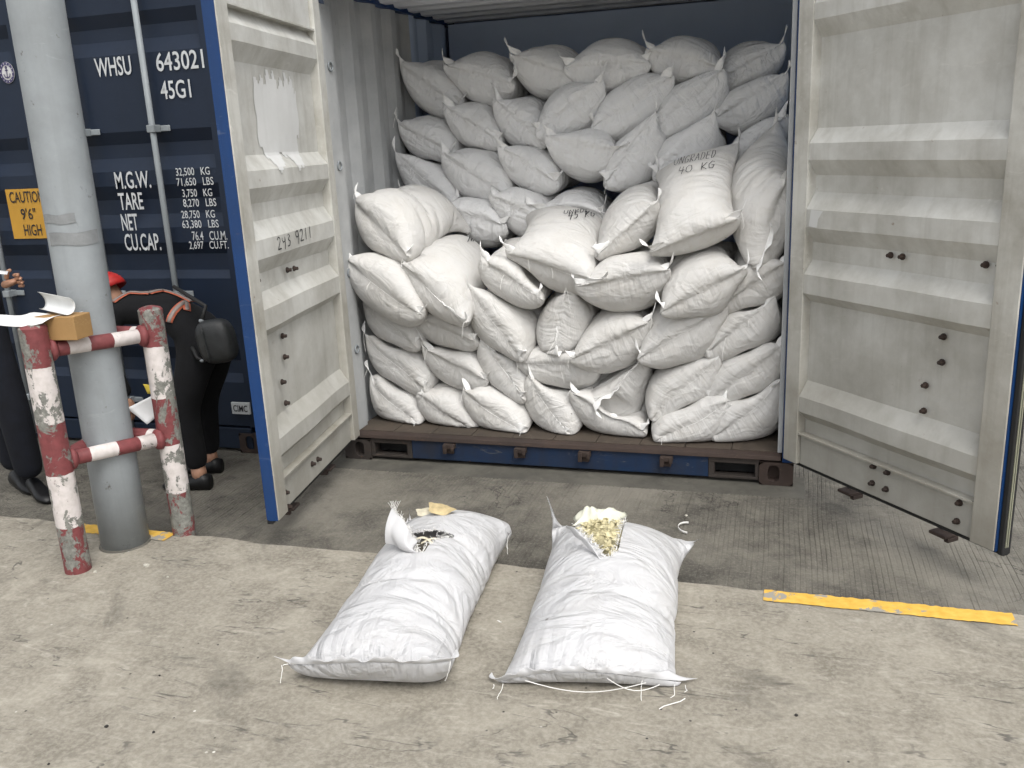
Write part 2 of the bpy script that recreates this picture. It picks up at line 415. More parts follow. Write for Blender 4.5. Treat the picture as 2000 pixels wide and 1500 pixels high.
def build_ground():
    m = MB()
    m.add([(-150, -150, -.02), (150, -150, -.02), (150, 150, -.02), (-150, 150, -.02)], [[0, 1, 2, 3]])
    tag(m.build('ground', M['road']), kind='structure')
    # grooved carriageway between the kerb and the containers
    xs, zs = [], []
    x = -4.2
    while x < 6.0:
        step = .0205 * random.uniform(.9, 1.1)
        dpt = .0034 * random.uniform(.4, 1.2)
        xs += [x, x + .0025, x + .005, x + .0075]; zs += [0.0, -dpt, -dpt, 0.0]
        x += step
    ys = [-1.32 + i * .12 for i in range(20)] + [1.4, 3.0, 8.0]
    vs, fs = [], []
    n = len(xs)
    for j, y in enumerate(ys):
        wob = .004 * math.sin(y * 3.1) + .003 * math.sin(y * 7.7 + 1)
        for i in range(n):
            vs.append((xs[i] + wob + random.uniform(-.0007, .0007), y, zs[i] * (.55 + .45 * math.sin(xs[i] * 3.1 + y * 5.3) * math.sin(xs[i] * 1.3 - y * 2.9)) + random.uniform(-.0006, .0006)))
    for j in range(len(ys) - 1):
        for i in range(n - 1):
            fs.append([j * n + i, j * n + i + 1, (j + 1) * n + i + 1, (j + 1) * n + i])
    tag(MB().add(vs, fs).build('road', M['road']), kind='structure')
    # raised platform with a chipped kerb edge
    vs, fs = [], []
    nx = 800; x0, x1 = -9.0, 10.0
    prof_n = 7
    def nz(x, s, seed):
        return sum(math.sin(x * s * k * 1.7 + seed * k * 2.3 + math.sin(x * s * k)) / k for k in (1, 2, 3, 5)) / 2.2
    for i in range(nx + 1):
        x = x0 + (x1 - x0) * i / nx
        chip = max(0.0, nz(x, 2.1, 1.0) - .55) * .05 + max(0.0, nz(x, 7.0, 4.0) - .7) * .03
        if .1 < x < .75: chip += .018 * max(0, nz(x, 5.0, 2.0)) + .006
        e = KERB - chip + .004 * nz(x, 11, 3)
        r = .012 + .006 * nz(x, 4, 7)
        pr = [(-120.0, .1), (-2.2, .1), (e - .09, .1), (e - r * 1.6, .099), (e - r * .3, .1 - r * .8 - chip * .4), (e + .002, .06), (KERB + .012, -.01)]
        vs += [(x, y, z) for y, z in pr]
    for i in range(nx):
        for k in range(prof_n - 1):
            a = i * prof_n + k
            fs.append([a, a + 1, a + prof_n + 1, a + prof_n][::-1])
    tag(MB().add(vs, fs).build('platform', M['platform'], smooth=False), kind='structure')
    for xa, xb in ((-150, -9.0), (10.0, 150)):
        tag(MB().add([(xa, -150, .099), (xb, -150, .099), (xb, KERB, .099), (xa, KERB, .099)], [[0, 1, 2, 3]]).build('platform', M['platform']), kind='structure')
    # yellow kerb line, two stretches, ragged ends and edges
    def stripe(xa, xb, ya, yb, name):
        vs, fs = [], []
        n = max(8, int((xb - xa) / .012))
        for i in range(n + 1):
            x = xa + (xb - xa) * i / n
            vs += [(x + random.uniform(-.004, .004), ya + random.uniform(-.003, .003), PLATZ + .004), (x + random.uniform(-.004, .004), yb + random.uniform(-.004, .004), PLATZ + .004)]
        for i in range(n): fs.append([2 * i, 2 * i + 1, 2 * i + 3, 2 * i + 2])
        return tag(MB().add(vs, fs).build(name, M['yellow']), kind='structure')
    stripe(2.335, 3.135, -1.358, -1.277, 'yellow_line')
    stripe(-.70, -.17, -1.360, -1.277, 'yellow_line')
build_ground()

# ------------------------------------------------------------------ text
def text_mesh(body, off=.012):
    cu = bpy.data.curves.new('t', 'FONT'); cu.body = body; cu.size = 1.0; cu.offset = off; cu.resolution_u = 3
    cu.extrude = 0.0
    o = bpy.data.objects.new('t', cu); COL.objects.link(o)
    bpy.context.view_layer.update()
    me = bpy.data.meshes.new_from_object(o.evaluated_get(bpy.context.evaluated_depsgraph_get()))
    co = np.array([v.co[:] for v in me.vertices]); fs = [list(p.vertices) for p in me.polygons]
    bpy.data.objects.remove(o); bpy.data.curves.remove(cu); bpy.data.meshes.remove(me)
    lo, hi = co[:, :2].min(0), co[:, :2].max(0)
    return (co[:, :2] - lo) / (hi - lo), fs
def put_text(body, o, ex, ez, name, mat, parent, off=.012, gap=None, lift=None):
    """o = lower-left corner, ex and ez = edge vectors of the text's box in the world"""
    uv, fs = text_mesh(body, off)
    o = np.asarray(o, float); ex = np.asarray(ex, float); ez = np.asarray(ez, float)
    vs = [o + ex * a + ez * b for a, b in uv]
    if '   ' in body:                                   # number and unit stand apart: two pieces of lettering
        fx = [float(np.mean([uv[i][0] for i in f])) for f in fs]
        xs = sorted(set(np.round(uv[:, 0], 4))); gaps = [(xs[i + 1] - xs[i], (xs[i + 1] + xs[i]) / 2) for i in range(len(xs) - 1)]
        cut = max(gaps)[1]
        for side in (0, 1):
            keep = [f for f, q in zip(fs, fx) if (q > cut) == bool(side)]
            ids = sorted({i for f in keep for i in f}); mp = {i: k for k, i in enumerate(ids)}
            MB().add([vs[i] for i in ids], [[mp[i] for i in f] for f in keep]).build(name, mat, parent)
        return None
    return MB().add(vs, fs).build(name, mat, parent)
def ribbon_strokes(mb, strokes, width, to3d, nrm):
    """strokes: polylines in 2-D; to3d maps (a, b) to the world"""
    for st in strokes:
        pts = []
        for i in range(len(st) - 1):
            a = np.array(st[i], float); b = np.array(st[i + 1], float)
            k = max(2, int(np.linalg.norm(b - a) / .05) + 1)
            for q in range(k): pts.append(a + (b - a) * q / k)
        pts.append(np.array(st[-1], float))
        P = [to3d(p) for p in pts]
        P = [p for p in P if p is not None]
        if len(P) < 2: continue
        vs, fs = [], []
        for i, (p, n) in enumerate(P):
            t = P[min(i + 1, len(P) - 1)][0] - P[max(i - 1, 0)][0]
            t = t / (np.linalg.norm(t) + 1e-9); s = np.cross(n, t); s /= (np.linalg.norm(s) + 1e-9)
            vs += [p - s * width, p + s * width]
        for i in range(len(P) - 1): fs.append([2 * i, 2 * i + 1, 2 * i + 3, 2 * i + 2])
        mb.add(vs, fs)
GL = {  # hand-written glyphs in a unit box
 '0': [[(.3, 1), (.05, .7), (.05, .25), (.3, 0), (.6, .1), (.7, .5), (.6, .9), (.3, 1)]],
 '1': [[(.35, 1), (.32, 0)]],
 '2': [[(.05, .8), (.25, 1), (.55, .9), (.55, .65), (.1, .05), (.7, .05)]],
 '3': [[(.1, .9), (.4, 1), (.6, .8), (.3, .55), (.65, .35), (.5, .05), (.1, .05)]],
 '4': [[(.2, 1), (.1, .45), (.7, .5)], [(.55, .95), (.45, -.1)]],
 '5': [[(.65, 1), (.2, .98), (.12, .6), (.5, .6), (.62, .3), (.4, .02), (.05, .08)]],
 '9': [[(.6, .7), (.55, .92), (.35, 1), (.12, .92), (.06, .70), (.22, .48), (.48, .52), (.6, .75), (.58, .3), (.45, -.12)]],
 'U': [[(.05, 1), (.08, .2), (.35, 0), (.6, .2), (.62, 1)]],
 'N': [[(.05, 0), (.1, 1), (.6, .05), (.65, 1)]],
 'G': [[(.65, .85), (.35, 1), (.05, .6), (.15, .1), (.55, .05), (.65, .45), (.35, .45)]],
 'R': [[(.1, 0), (.12, 1), (.55, .95), (.55, .6), (.12, .5), (.65, 0)]],
 'A': [[(.0, 0), (.35, 1), (.68, 0)], [(.12, .4), (.58, .42)]],
 'D': [[(.1, 0), (.1, 1), (.5, .9), (.65, .5), (.45, .05), (.1, 0)]],
 'E': [[(.65, 1), (.1, .98), (.1, .02), (.65, 0)], [(.1, .5), (.55, .52)]],
 'K': [[(.1, 1), (.12, 0)], [(.65, .95), (.14, .45), (.7, 0)]],
 'g': [[(.7, .8), (.2, .85), (.25, .4), (.7, .5), (.65, .75), (.6, -.1), (.2, -.15)]],
 ' ': [],
}
def hand(text, adv=.85):
    out = []
    for i, ch in enumerate(text):
        for st in GL[ch]: out.append([(x + i * adv, y) for x, y in st])
    return out, len(text) * adv - .15

# ------------------------------------------------------------------ container doors
ZB, ZT = 0.157, 2.43
RIDGES = [(.378, .422, .494, .567), (.940, .982, 1.067, 1.130), (1.209, 1.277, 1.355, 1.428), (1.501, 1.567, 1.636, 1.698), (2.068, 2.137, 2.200, 2.262)]
def panel_profile():
    """(z, depth): ridges stand towards the inside (0), flats lie 38 mm back"""
    pr = [(.315, -.046)]
    for a, b, c, d in RIDGES: pr += [(a, -.046), (b, -.002), (c, -.002), (d, -.046)]
    pr.append((2.268, -.046))
    return pr
PAD = 1.162
def make_door(parent, h, d, n, left):
    h = np.array([h[0], h[1], 0.0]); d = np.array([d[0], d[1], 0.0]); n = np.array([n[0], n[1], 0.0]); Z = np.array([0, 0, 1.0])
    P = lambda s, nn, z: h + d * s + n * nn + Z * z
    def blk(mb, s0, s1, n0, n1, z0, z1):
        mb.hexa([P(s0, n0, z0), P(s1, n0, z0), P(s1, n1, z0), P(s0, n1, z0), P(s0, n0, z1), P(s1, n0, z1), P(s1, n1, z1), P(s0, n1, z1)])
        return mb
    # pressed panel, slightly dented, with real thickness
    pr = panel_profile(); S = [.095 + (1.06 - .095) * i / 18 for i in range(19)]
    zz = []
    for (z0, q0), (z1, q1) in zip(pr[:-1], pr[1:]):
        k = 4 if abs(z1 - z0) > .2 else (2 if abs(q1 - q0) < .01 else 1)
        for i in range(k): zz.append((z0 + (z1 - z0) * i / k, q0 + (q1 - q0) * i / k))
    zz.append(pr[-1])
    vs, fs = [], []
    for z, q in zz:
        for s in S:
            edge = min(1.0, min(s - S[0], S[-1] - s) / .15, (z - .315) / .1, (2.268 - z) / .1)
            dent = .0035 * max(0, edge) * (math.sin(s * 9 + z * 5) + math.sin(s * 4.3 - z * 11 + 2))
            vs.append(P(s, q + dent - .001, z))
    k = len(S)
    for j in range(len(zz) - 1):
        for i in range(k - 1): fs.append([j * k + i, j * k + i + 1, (j + 1) * k + i + 1, (j + 1) * k + i])
    door = MB().add(vs, fs).build('door', M['door_paint'], parent, thick=.003)
    tag(door, 'pale grey inside of the left door swung open' if left else 'pale grey inside of the right door swung open')
    blk(MB(), 0, .092, -.054, 0, ZB, ZT).build('frame_strip', M['door_strip'], door, bevel=.004)
    blk(MB(), 1.0585, PAD, -.046, .001, ZB, ZT).build('frame_strip', M['door_strip'], door, bevel=.003)
    blk(MB(), .093, 1.0575, -.05, -.022, ZB, .306).build('bottom_rail', M['door_paint'], door, bevel=.003)
    lp = MB(); blk(lp, .093, 1.0575, -.05, -.003, .3065, .3145); lp.build('rail_lip', M['door_strip'], door)
    blk(MB(), .093, 1.0575, -.05, -.022, 2.277, ZT).build('top_rail', M['door_paint'], door, bevel=.003)
    lp = MB(); blk(lp, .093, 1.0575, -.05, -.003, 2.2685, 2.2765); lp.build('rail_lip', M['door_strip'], door)
    # outer skin edge, seals
    blk(MB(), 1.06, PAD + .0035, -.054, -.0465, ZB + .004, ZT - .004).build('edge_plate', M['blue'], door)
    ed = MB(); blk(ed, PAD + .0005, PAD + .004, -.046, -.0035, ZB, ZT); ed.build('edge_face', M['blue'], door)
    if not left:
        g = MB(); blk(g, PAD + .0045, PAD + .026, -.058, -.014, ZB - .012, ZT); g.build('door_seal', M['dark_rubber'], door, bevel=.004)
        for q in (-.026, -.036):
            g = MB(); blk(g, PAD + .0262, PAD + .0295, q - .003, q + .001, ZB + .02, ZT); g.build('seal_lip', M['pale_rubber'], door)
    g = MB(); blk(g, .03, PAD + (.0 if left else .02), -.055, -.03, ZB - .017, ZB - .001); g.build('bottom_seal', M['dark_rubber'], door)
    # locking rods with cams, on the outside
    for s in (.36, .87):
        MB().tube([P(s, -.098, ZB - .05), P(s, -.098, ZT + .03)], .017, 12).build('locking_rod', M['galv'], door, smooth=True)
        for z in (.42, 1.3, 2.1):
            b = MB(); blk(b, s - .045, s + .045, -.12, -.063, z - .025, z + .025); b.build('rod_bracket', M['galv'], door, bevel=.006)
        c = MB(); blk(c, s - .03, s + .05, -.115, -.035, ZB - .062, ZB - .048); blk(c, s - .012, s + .012, -.11, -.085, ZB - .048, ZB + .02); blk(c, s + .028, s + .05, -.115, -.055, ZB - .082, ZB - .0625)
        c.build('cam_lock', M['rust'], door, bevel=.004)
    for z in (.35, 1.0, 1.65, 2.25):
        c = MB(); blk(c, -.03, .16, -.066, -.0525, z - .05, z + .05); c.tube([P(-.022, -.066, z - .06), P(-.022, -.066, z + .06)], .018, 10)
        c.build('hinge', M['blue'], door, bevel=.003)
    return door, P
def bolts(door, h, n, pxs):
    nn = np.array([n[0], n[1], 0.0])
    for px, py in pxs:
        p = on_plane(px, py, h, n); 
        m = MB()
        base = p - nn * .037
        # ridge faces and rails stand further forward
        z = p[2]
        for a, b, c, d in RIDGES:
            if a < z < d: base = p - nn * .003
        if z < .306: base = p - nn * .022
        m.tube([base, base + nn * .006], .0135, 10)
        m.tube([base + nn * .006, base + nn * .022], [.010, .008], 6)
        m.build('bolt', M['rust'], door)

HL, DL, NL = (.11968567, -.03), (.15024351, -.98864902), (.98864902, .15024351)
HR, DR, NR = (2.38638796, -.03), (.64870601, -.7610391), (-.7610391, -.64870601)

# ------------------------------------------------------------------ open container
W = 2.438
def casting(parent, x0, x1, y0, y1, z0, mirror=False):
    m = MB()
    # faces with a stadium hole in the end face: ring of quads plus a dark pocket
    cx, cz = (x0 + x1) / 2 + (.012 if not mirror else -.012), z0 + .062
    n = 20; ring = []; outer = []
    for k in range(n):
        th = 2 * math.pi * k / n; c, s = math.cos(th), math.sin(th)
        ring.append((cx + .028 * c, cz + (.018 if s > 0 else -.018) * (1 if abs(s) > .05 else 0) + .026 * s))
        q = max(abs(c), abs(s)); ox, oz = c / q, s / q
        outer.append(((x0 + x1) / 2 + ox * (x1 - x0) / 2, z0 + .059 + oz * .059))
    vs = [(a, y0, b) for a, b in ring] + [(a, y0, b) for a, b in outer] + [(a, y0 + .05, b) for a, b in ring]
    fs = []
    for k in range(n):
        k2 = (k + 1) % n
        fs.append([k, n + k, n + k2, k2]); fs.append([k, k2, 2 * n + k2, 2 * n + k])
    fs.append([2 * n + k for k in range(n)])
    m.add(vs, fs)
    y0b = y0 + .0005
    m.add([(x0, y0, z0), (x1, y0, z0), (x1, y1, z0), (x0, y1, z0), (x0, y0, z0 + .118), (x1, y0, z0 + .118), (x1, y1, z0 + .118), (x0, y1, z0 + .118)],
          [[3, 2, 1, 0], [4, 5, 6, 7], [1, 2, 6, 5], [2, 3, 7, 6], [3, 0, 4, 7]])
    return m.build('corner_casting', M['rust'] if mirror else M['rust_dark'], parent)
def corrugated_wall(parent, x_out, x_in, ya, yb, z0, z1, mats, split, name):
    prof = []; y = ya
    while y < yb:
        prof += [(y, x_in), (y + .07, x_in), (y + .138, x_out), (y + .208, x_out)]; y += .278
    vs, fs, mi = [], [], []
    zs = [z0, z0 + (z1 - z0) * .25, z0 + (z1 - z0) * .5, z0 + (z1 - z0) * .75, z1]
    k = len(prof)
    for z in zs:
        for y, x in prof: vs.append((x + random.uniform(-.003, .003), y, z))
    mb = MB()
    for j in range(len(zs) - 1):
        for i in range(k - 1):
            fs.append([j * k + i, j * k + i + 1, (j + 1) * k + i + 1, (j + 1) * k + i]); mi.append(0 if prof[i][0] < split else 1)
    mb.add(vs, fs); mb.mi = mi
    return mb.build(name, mats, parent, thick=.002)

def open_container():
    r = empty('shipping_container', (W / 2, 0, 0), 'blue shipping container with both doors open, packed with white sacks', 'container')
    D = 6.06; H = 2.591
    casting(r, 0, .162, 0, .178, 0.002, False); casting(r, W - .162, W, 0, .178, .002, True)
    MB().box(0, .055, .004, .10, .121, H - .12).build('corner_post', M['blue'], r, bevel=.006)
    MB().box(W - .055, W, .004, .10, .121, H - .12).build('corner_post', M['blue'], r, bevel=.006)
    for x0, x1 in ((.0555, .078), (W - .078, W - .0555)):
        MB().box(x0, x1, .045, .16, .157, H - .17).build('post_liner', M['inner_wall'], r, bevel=.004)
    MB().box(.056, W - .056, .004, .085, 2.44, H - .02).build('header', M['blue'], r, bevel=.006)
    corrugated_wall(r, .012, .048, .163, D, .13, 2.50, [M['inner_wall'], M['inner_glare']], 1.25, 'side_wall')
    corrugated_wall(r, W - .012, W - .048, .163, D, .13, 2.50, [M['inner_wall'], M['inner_glare']], .55, 'side_wall')
    # outer rails
    for x0, x1 in ((.001, .06), (W - .06, W - .001)):
        MB().box(x0, x1, .18, D, 2.501, 2.56).build('top_side_rail', M['blue'], r)
        MB().box(x0, x1, .18, D, .002, .128).build('bottom_side_rail', M['blue'], r)
    # roof sheet, ribs run across
    prof = []; y = .09
    while y < D: prof += [(y, 2.535), (y + .09, 2.535), (y + .11, 2.515), (y + .19, 2.515)]; y += .21
    vs, fs, mi = [], [], []
    for y, z in prof: vs += [(.06, y, z), (W - .06, y, z)]
    for i in range(len(prof) - 1): fs.append([2 * i, 2 * i + 1, 2 * i + 3, 2 * i + 2]); mi.append(0 if prof[i][0] < 1.9 else 1)
    mb = MB().add(vs, fs); mb.mi = mi
    mb.build('roof_sheet', [M['roof_in'], M['inner_glare']], r, thick=.002)
    MB().box(.06, W - .06, D - .02, D, .13, 2.50).build('end_wall', M['inner_glare'], r)
    MB().box(.062, W - .062, 1.94, 1.96, .16, 2.505).build('added_blue_partition', M['inner_glare'], r)  # added partition, made up to give the glare's blue behind the stack
    # floor boards, running into the container
    x = .05; i = 0
    while x < W - .06:
        w = min(.232, W - .05 - x)
        MB().box(x + .002, x + w - .002, .062, D - .02, .13, .1565 + random.uniform(0, .002)).build('floor_board', M['ply'], r)
        x += w
    # threshold, sill beam, pockets
    MB().hexa([(.06, -.004, .132), (W - .06, -.004, .132), (W - .06, .06, .134), (.06, .06, .134), (.06, .004, .1535), (W - .06, .004, .1535), (W - .06, .06, .1565), (.06, .06, .1565)]).build('threshold_plate', M['rust'], r, bevel=.004)
    MB().box(.41, W - .41, .012, .07, .022, .131).build('sill_beam', M['sill_blue'], r, bevel=.004)
    for xa, xb in ((.1625, .4095), (W - .4095, W - .1625)):
        b = MB().box(xa, xb, .010, .07, .102, .1312).box(xa, xb, .010, .07, .02, .034)
        q = xa + .012 if xa < 1 else xb - .012
        b.box(*( (xa, xa + .02) if xa < 1 else (xb - .02, xb)), .011, .07, .034, .102)
        b.box(*( (xb - .03, xb) if xa < 1 else (xa, xa + .03)), .011, .07, .034, .102)
        b.build('pocket_frame', M['rust_dark'], r, bevel=.003)
        MB().box(xa, xb, .12, .13, .02, .131).build('pocket_back', M['dark_rubber'], r)
    for px, py in ((878, 868), (1017, 874), (1142, 880), (1302, 886)):
        p = on_y(px, py, 0.0); x = p[0]
        m = MB().box(x - .032, x + .032, -.022, .0115, .100, .126).box(x - .032, x - .010, -.030, -.0225, .074, .122).box(x + .014, x + .032, -.030, -.0225, .092, .122).box(x - .022, x + .022, -.004, .0112, .068, .0995)
        m.build('cam_keeper', M['rust'], r, bevel=.003)
    # lashing rings and scars on the left wall
    for z in (.62, 1.05, 1.62, 2.12):
        c = (.082, .10, z)
        m = MB(); m.tube([(.079 + .004, .10 + .022 * math.cos(a), z + .022 * math.sin(a)) for a in [k * math.pi / 8 for k in range(17)]], .0045, 6)
        m.build('lashing_ring', M['galv'], r, smooth=True)
    dl, PL = make_door(r, HL, DL, NL, True)
    dr_, PR = make_door(r, HR, DR, NR, False)
    bolts(dl, HL, NL, [(575, 527), (588, 524), (515, 548), (566, 656), (570, 697), (565, 746), (572, 787), (617, 906), (628, 897), (565, 962), (571, 990)])
    bolts(dr_, HR, NR, [(1727, 500), (1750, 503), (1912, 519), (1942, 520), (1830, 660), (1827, 710), (1795, 755), (1792, 805), (1700, 912), (1727, 924), (1697, 945), (1724, 957), (1867, 984), (1862, 1020)])
    # brushed-on white patch, left door: follows the big flat and runs over the ridge below it
    vs, fs = [], []
    pr = panel_profile()
    def depth(z):
        for (z0, q0), (z1, q1) in zip(pr[:-1], pr[1:]):
            if z0 <= z <= z1: return q0 + (q1 - q0) * (z - z0) / (z1 - z0)
        return -.046
    ZN = [2.055 - k * .0125 for k in range(38)]; NS = 34
    for j, z in enumerate(ZN):
        for i in range(NS + 1):
            t = i / NS; s = .335 + (.80 - .335) * t
            edge = min(1.0, min(s - .09, 1.06 - s) / .15, (z - .315) / .1, (2.268 - z) / .1)
            dent = .0035 * max(0, edge) * (math.sin(s * 9 + z * 5) + math.sin(s * 4.3 - z * 11 + 2))
            vs.append(PL(s + .006 * math.sin(z * 40), depth(z) + dent + .0035, z))
    for i in range(NS):
        top = int(3.0 + 2.2 * math.sin(i * 1.3) + 1.5 * math.sin(i * .47 + 1)); bot = len(ZN) - 1 - int(6 + 3 * math.sin(i * .35 + 2) + 1.2 * math.sin(i * 1.1))
        if i < 2: top += 2 - i; bot -= 6
        if i > NS - 3: top += 3; bot -= 4
        for j in range(max(0, top), min(bot, len(ZN) - 1)):
            a = j * (NS + 1) + i; fs.append([a, a + 1, a + NS + 2, a + NS + 1])
    MB().add(vs, fs).build('paint_patch', M['white_paint'], dl)
    # marker number on the left door
    nl = np.array([*NL, 0])
    text = '293 9211'; wd = len(text) * .85 - .15
    def to3(p):
        s = .845 - (.845 - .42) * p[0] / wd; z = 1.292 + .055 * p[1] + .012 * p[0] / wd
        return PL(s, depth(z) + .0035, z), nl
    for i, ch in enumerate(text):
        if ch == ' ': continue
        mb = MB(); ribbon_strokes(mb, [[(x + i * .85, y) for x, y in q] for q in GL[ch]], .0028, to3, nl)
        mb.build('marker_digit', M['ink'], dl)
    # a taped paper scrap and a torn label, right door
    m = MB(); m.add([PR(.115, .0015, 1.283), PR(.22, .0015, 1.275), PR(.235, .0015, 1.352), PR(.125, .0015, 1.354)], [[0, 1, 2, 3]]); m.build('label_scrap', M['white_paint'], dr_)
    return r, PL, PR
container, PL, PR = open_container()
m = MB(); m.box(-.05, W + .06, -.15, .14, -.01, .0015)
tag(m.build('plinth', M['plinth'], bevel=.01), kind='structure')

# ------------------------------------------------------------------ closed navy container on the left
ZS = .3666667
def closed_container():
    x1 = -.52; x0 = x1 - 2.438
    r = empty('shipping_container', ((x0 + x1) / 2, 0, 0), 'navy shipping container with closed doors and white lettering, behind the pole', 'container')
    D = 6.0; H = 2.896
    MB().box(x0 + .06, x1 - .06, .08, D, .05, H - .03).build('body', M['navy'], r)
    for a, b in ((x0, x0 + .075), (x1 - .03, x1)):
        MB().box(a, b, -.012, .0795, .12, H - .12).build('corner_post', M['navy'], r, bevel=.008)
    MB().box(x0 + .08, x1 - .08, -.004, .0795, .02, .15).build('sill_beam', M['navy'], r, bevel=.006)
    MB().box(x0 + .08, x1 - .08, -.004, .0795, H - .16, H - .02).build('header', M['navy'], r, bevel=.006)
    casting(r, x0, x0 + .162, -.014, .16, .001); casting(r, x1 - .162, x1, -.014, .16, .001, True)
    xc = -1.785
    for a, b in ((x0 + .082, xc - .006), (xc + .006, x1 - .034)):
        zs = [(.165, 0.0)]
        for q in RIDGES:
            k = [z * 1.08 + .02 for z in q]
            zs += [(k[0], 0.0), (k[1], .034), (k[2], .034), (k[3], 0.0)]
        zs.append((H - .17, 0.0))
        vs, fs = [], []
        for z, y in zs: vs += [(a, y, z), (b, y, z)]
        for i in range(len(zs) - 1): fs.append([2 * i, 2 * i + 1, 2 * i + 3, 2 * i + 2])
        d = MB().add(vs, fs).build('door', M['navy'], r, thick=.003)
        m = MB(); m.box(a, a + .05, -.006, -.0025, .16, H - .165); m.box(b - .05, b, -.006, -.0025, .16, H - .165); m.build('door_border', M['navy'], d)
        g = MB(); g.box(a - .004, a + .002, -.008, .01, .16, H - .165); g.box(b - .002, b + .004, -.008, .01, .16, H - .165); g.build('door_seal', M['dark_rubber'], d)
    for x in (-.946, -1.41, -2.157, -2.62):
        rod = MB().tube([(x, -.045, .06), (x, -.045, H - .06)], .0165, 12).build('locking_rod', M['galv'], r, smooth=True)
        for z in (1.86, 2.62, .95, .30):
            b = MB().box(x - .024, x + .024, -.066, -.003, z - .02, z + .02); b.box(x + .024, x + .085, -.012, -.003, z - .016, z + .016)
            b.build('rod_bracket', M['galv'], rod, bevel=.004)
    hb = MB().tube([(-.946, -.06, .88), (-1.10, -.075, .87), (-1.36, -.07, .86)], .011, 8).build('door_handle', M['galv'], r, smooth=True)
    def line(body, bl, br, tl, off=.012):
        a = on_y(bl[0] * ZS, bl[1] * ZS, -.008); b = on_y(br[0] * ZS, br[1] * ZS, -.008); c = on_y(tl[0] * ZS, tl[1] * ZS, -.008)
        z = (a[2] + b[2]) / 2
        put_text(body, (a[0], -.0085, z), (b[0] - a[0], 0, 0), (0, 0, c[2] - a[2]), 'lettering', M['letter'], r, off)
    line('WHSU', (515, 413), (705, 397), (498, 312)); line('643021', (838, 384), (1090, 360), (820, 284)); line('45G1', (862, 530), (1022, 520), (850, 432))
    line('M.G.W.', (620, 1008), (808, 1000), (605, 917)); line('TARE', (640, 1120), (768, 1113), (625, 1030)); line('NET', (655, 1230), (740, 1225), (645, 1142)); line('CU.CAP.', (672, 1337), (862, 1332), (662, 1247))
    for tx, a, b, c in (('32,500   KG', (940, 943), (1120, 937), (932, 895)), ('71,650   LBS', (945, 998), (1140, 990), (940, 950)), ('3,750   KG', (975, 1057), (1133, 1050), (970, 1010)), ('8,270   LBS', (980, 1110), (1155, 1103), (975, 1062)),
                        ('28,750   KG', (970, 1170), (1148, 1165), (965, 1123)), ('63,380   LBS', (975, 1223), (1168, 1217), (970, 1175)), ('76.4   CU.M.', (1027, 1282), (1212, 1275), (1020, 1235)), ('2,697   CU.FT.', (1012, 1335), (1220, 1328), (1008, 1288))):
        line(tx, a, b, c, .004)
    # yellow height sticker
    a = on_y(80 * ZS, 1272 * ZS, -.006); c = on_y(27 * ZS, 1010 * ZS, -.006); w = .36
    x0s = min(a[0], c[0]) ; 
    st = MB().box(x0s, x0s + w, -.0075, -.0035, a[2], c[2]).build('height_sticker', simple('yellow_sticker', (.48, .26, .035), .55, .08, 8, .05), r)
    for body, bl, br, tl in (('CAUTION', (57, 1082), (236, 1075), (50, 1022)), ("9'6\"", (118, 1170), (197, 1166), (112, 1110)), ('HIGH', (135, 1256), (228, 1252), (127, 1196))):
        a = on_y(bl[0] * ZS, bl[1] * ZS, -.009); b = on_y(br[0] * ZS, br[1] * ZS, -.009); c = on_y(tl[0] * ZS, tl[1] * ZS, -.009)
        put_text(body, (a[0], -.0105, a[2]), (b[0] - a[0], 0, 0), (0, 0, c[2] - a[2]), 'lettering', M['ink'], st, .008)
    # round badge: white disc, dark ring of letters, anchor-like emblem
    c = on_y(14, 142, -.006); R = .052
    wm = simple('badge_white', (.55, .55, .55), .5); pm = simple('badge_purple', (.06, .05, .13), .5)
    def disc(rad, y, name, mat, par, r_in=0.0):
        n = 32; vs, fs = [], []
        for k in range(n):
            q = 2 * math.pi * k / n; vs += [(c[0] + rad * math.cos(q), y, c[2] + rad * 1.12 * math.sin(q)), (c[0] + r_in * math.cos(q), y, c[2] + r_in * 1.12 * math.sin(q))]
        for k in range(n): k2 = (k + 1) % n; fs.append([2 * k, 2 * k + 1, 2 * k2 + 1, 2 * k2])
        return MB().add(vs, fs).build(name, mat, par)
    bd = disc(R, -.0065, 'round_badge', wm, r)
    disc(R * .97, -.0085, 'badge_ring', pm, bd, R * .70)
    m = MB(); K = R * .62
    P2 = lambda a, b: (c[0] + a * K, -.0095, c[2] + b * K * 1.12)
    nrm = np.array([0, -1.0, 0])
    ribbon_strokes(m, [[(0, .75), (0, -.75)], [(-.35, .35), (.35, .35)], [(-.7, -.2), (-.5, -.62), (0, -.8), (.5, -.62), (.7, -.2)], [(-.2, .8), (0, .95), (.2, .8), (0, .62), (-.2, .8)]], K * .09, lambda p: (np.array(P2(*p)), nrm), nrm)
    m.build('badge_emblem', pm, bd)
    m = MB()
    for k in range(14):
        q = 2 * math.pi * k / 14; e = np.array([math.cos(q), math.sin(q)])
        ribbon_strokes(m, [[tuple(e * R * .78), tuple(e * R * .90)]], R * .045, lambda p: (np.array([c[0] + p[0], -.0102, c[2] + p[1] * 1.12]), nrm), nrm)
    m.build('badge_mark', wm, bd)
    # maker's plate
    a = on_y(454, 808, -.02); b = on_y(488, 806, -.02); cc = on_y(454, 786, -.02)
    pl = MB().box(a[0], b[0], -.020, -.0068, a[2], cc[2]).build('maker_plate', M['letter'], r)
    put_text('CIMC', (a[0] + .012, -.0225, a[2] + .015), (b[0] - a[0] - .024, 0, 0), (0, 0, cc[2] - a[2] - .03), 'lettering', M['ink'], pl)
    return r
left_box = closed_container()

